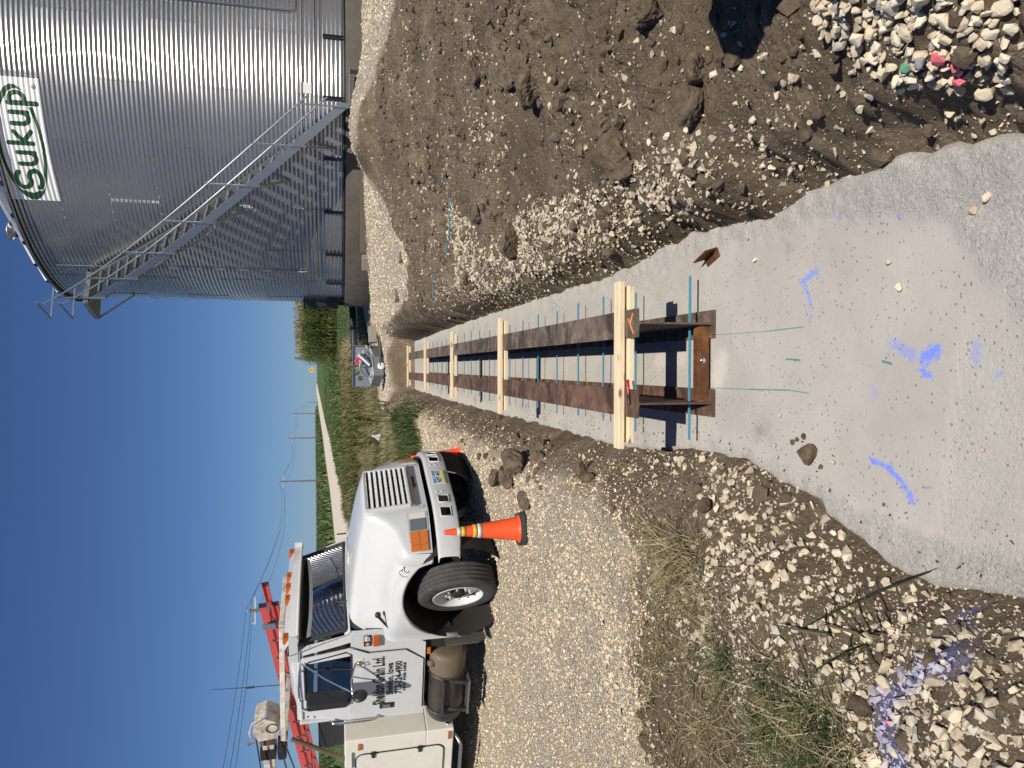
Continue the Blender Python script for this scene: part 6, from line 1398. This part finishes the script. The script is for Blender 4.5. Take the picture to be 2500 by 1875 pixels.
cup = thing('pink_cup', 'pink round cap stuck to the back plate of the intake box', 'cap', (sx0+.17, sy0+.07, szg+.79)); mb = MB(); T = Matrix.Rotation(R(90),4,'X'); mb.lathe([(0,0),(.10,0),(.105,.03),(.09,.055),(.06,.055),(.05,.035),(0,.035)], 22, T); mb.build('cap_body', M['pink_cup'], cup)
dsk = thing('plastic_plate', 'white round plastic plate leaning on the front of the intake box', 'plate', (sx0-.0, sy0-.47, szg+.11)); mb = MB(); mb.lathe([(0,0),(.105,0),(.11,.012),(.10,.025),(0,.028)], 26, Matrix.Rotation(R(90),4,'X')); mb.build('lid_disc', M['white_plastic'], dsk)
for (x, z, k) in ((.44,.62,2),(-.42,.40,4),(-.36,.42,5)): rock(sx0+x, sy0-.02, .06 if x > 0 else .045, HB[k], 'pale stone resting in the intake box, '+('on the bin side' if x > 0 else 'truck side, '+('outer' if x < -.4 else 'inner')), None, z=szg+z+(.0 if x > 0 else .02), name='stone')
b2 = tag(MB().box(-.26,.26,-.16,.16,0,.25).build('concrete_block', M['block'], None, bevel=.02), 'tan concrete block standing beside the intake box', 'concrete block'); b2.location = (sx0+1.0, sy0+.1, gz(sx0+1.0, sy0+.1)[0]+.03); b2.rotation_euler = (0,0,R(4))
fp_ = tag(MB().box(-.75,.75,-.5,.5,0,.05).build('concrete_pad', M['concrete_ring'], None, bevel=.01), 'thin pale concrete pad under the tan block', 'pad'); fp_.location = (sx0+.75, sy0+.0, gz(sx0+.75, sy0)[0]-.01)
tube_ = thing('unload_tube', 'dark blue steel tube running level from the bin to the intake box', 'tube', (0,0,0))
mb = MB(); mb.tube([(4.2,26.2,1.80),(2.63,25.6,1.72),(1.0,25.3,1.64)], .115, 18); mb.build('tube_body', M['dark_blue_pipe'], tube_)
for x, y in ((2.0,25.5),): mb = MB(); mb.bar((x,y,gz(x,y)[0]-.05),(x,y,1.64),.16,.16); mb.build('support', M['dark_box'], tube_)
for (x,y,l_,a_,lb) in ((1.9,15.9,.30,.5,'dark scrap of wood lying on the white gravel'),(1.50,20.8,.28,1.2,'brown scrap at the white gravel edge by the trench'),(2.5,14.6,.22,.2,'small dark scrap near the soil mound')):
    o = tag(MB().box(-l_/2,l_/2,-.07,.07,0,.05).build('wood_scrap', M['pole_wood'], None, bevel=.01), lb, 'scrap'); o.location = (x,y,gz(x,y)[0]); o.rotation_euler = (.1,.05,a_)
for (x,y,l_,a_,lb) in ((1.55,11.4,.45,1.5,'blue bar offcut lying on soil nearest the white gravel'),(2.05,9.9,.7,1.62,'blue bar half buried in the stony soil'),(2.15,9.4,.5,1.5,'short blue bar next to the half buried one')):
    mb = MB(); mb.tube([(-l_/2,0,0),(l_/2,0,.0)], .009, 8); o = tag(mb.build('reinforcing_bar', M['rebar_blue']), lb, 'rebar'); o.location = (x,y,gz(x,y)[0]+.02); o.rotation_euler = (0,0,a_-1.57)
# white rag caught in the grass
rag = MB(); g = []
for i in range(9):
    row = []
    for j in range(7):
        u, v = i/8, j/6; w_ = .06+.17*u; row.append(((v-.5)*2*w_+.04*math.sin(u*5+v*3), .05*math.sin(v*9+u*4)*u+.02, .52-.50*u+.03*math.sin(v*12)*u))
    g.append(row)
rag.grid(g); ro_ = rag.build('white_rag', M['rag_white']); md = ro_.modifiers.new('thick','SOLIDIFY'); md.thickness = .004; ro_.location = (-1.52,21.6,gz(-1.52,21.6)[0]+.30); ro_.rotation_euler = (0,.25,.3); ro_.scale = (.45,.45,.5); tag(ro_, 'white cloth rag caught in the tall ditch grass', 'rag')

# ------------------------------------------------------------------ power poles, wires, road sign
def pole(x, y, ztop, label, arm=2.4, r_=.16, arm_z=.55, yaw=.15):
    z0 = float(gz(x, y)[0]); o = thing('utility_pole', label, 'utility pole', (x, y, z0-.3), yaw, 'utility poles along the road'); h = ztop-z0+.3
    mb = MB(); mb.tube([(0,0,0),(0,0,h*.5),(.04,0,h)], [r_,r_*.88,r_*.72], 10); mb.build('shaft', M['pole_wood'], o)
    if arm: mb = MB(); mb.bar((-arm/2,.12,h-arm_z),(arm/2,.12,h-arm_z),.11,.13); mb.build('crossarm', M['cross_pale'], o)
    for q in ([-arm/2+.1, arm/2-.1, 0] if arm else [0]):
        mb = MB(); mb.lathe([(.05,0),(.07,.06),(.03,.14),(.05,.20),(0,.24)], 8, Matrix.Translation((q, .12 if q else 0, (h-arm_z+.06) if q else h))); mb.build('insulator', M['cross_pale'], o)
    return [(x-arm/2+.1, y+.12, z0-.3+h-arm_z+.3), (x+arm/2-.1, y+.12, z0-.3+h-arm_z+.3), (x, y, z0-.3+h+.24)]
PT = [pole(-20.25,70,10.07,'nearest pole, seen behind the red ladder'), pole(-18.72,150,13.1,'tall pole left of the road above the truck hood'), pole(-13.78,200,14.33,'pole beside the road, next beyond the one above the hood'), pole(-9.64,260,17.13,'third pole beyond the truck hood along the road'), pole(-8.6,380,16.4,'small pale pole far up the road'), pole(-6.0,430,15.2,'tiny farthest pole on the skyline')]
pole(3.82,110,8.16,'wooden pole with transformer standing behind the corn', arm=0)
xt, yt, zt_ = 3.82, 110, 7.4; 
def span(a, b_, sag, label):
    a = Vector(a); b_ = Vector(b_); P = [a.lerp(b_, t_)+Vector((0,0,-sag*4*t_*(1-t_))) for t_ in np.linspace(0,1,15)]
    mb = MB(); mb.tube(P, .016, 5); tag(mb.build('power_line', M['wire']), label, 'wire', 'power lines along the road')
PL = [[(-33,18,9.6),(-31,18,9.6),(-32,18,10.4)]]+PT
nmz = ['span from the left picture edge to the nearest pole','span between the nearest pole and the one above the hood','span from the hood pole to the next','span between second and third far poles','span at the far end of the row','last span to the skyline']
for i in range(5):
    for j in range(3): span(PL[i][j], PL[i+1][j], 1.6 if i else .9, ['left ','right ','top '][j]+'wire, '+nmz[i])
sgn = thing('road_sign', 'yellow diamond warning sign on a thin post by the far road', 'road sign', (4.36,220,float(gz(4.36,220)[0])-.2)); hz_ = 9.35-sgn.location.z
mb = MB(); mb.box(-.06,.06,-.04,.04,0,hz_+.3); mb.build('post', M['steel'], sgn); mb = MB(); mb.prism([(0,-.85),(.85,0),(0,.85),(-.85,0)], 0, .04, lambda u, v, h: (u, -.10-h, v+hz_)); mb.build('sign_face', M['sign_yellow'], sgn)
mb = MB(); mb.prism([(-.10,-.42),(.10,-.42),(.10,.05),(.24,.05),(0,.45),(-.24,.05),(-.10,.05)], 0, .01, lambda u, v, h: (u, -.145-h, v+hz_)); mb.build('symbol', M['decal_black'], sgn)
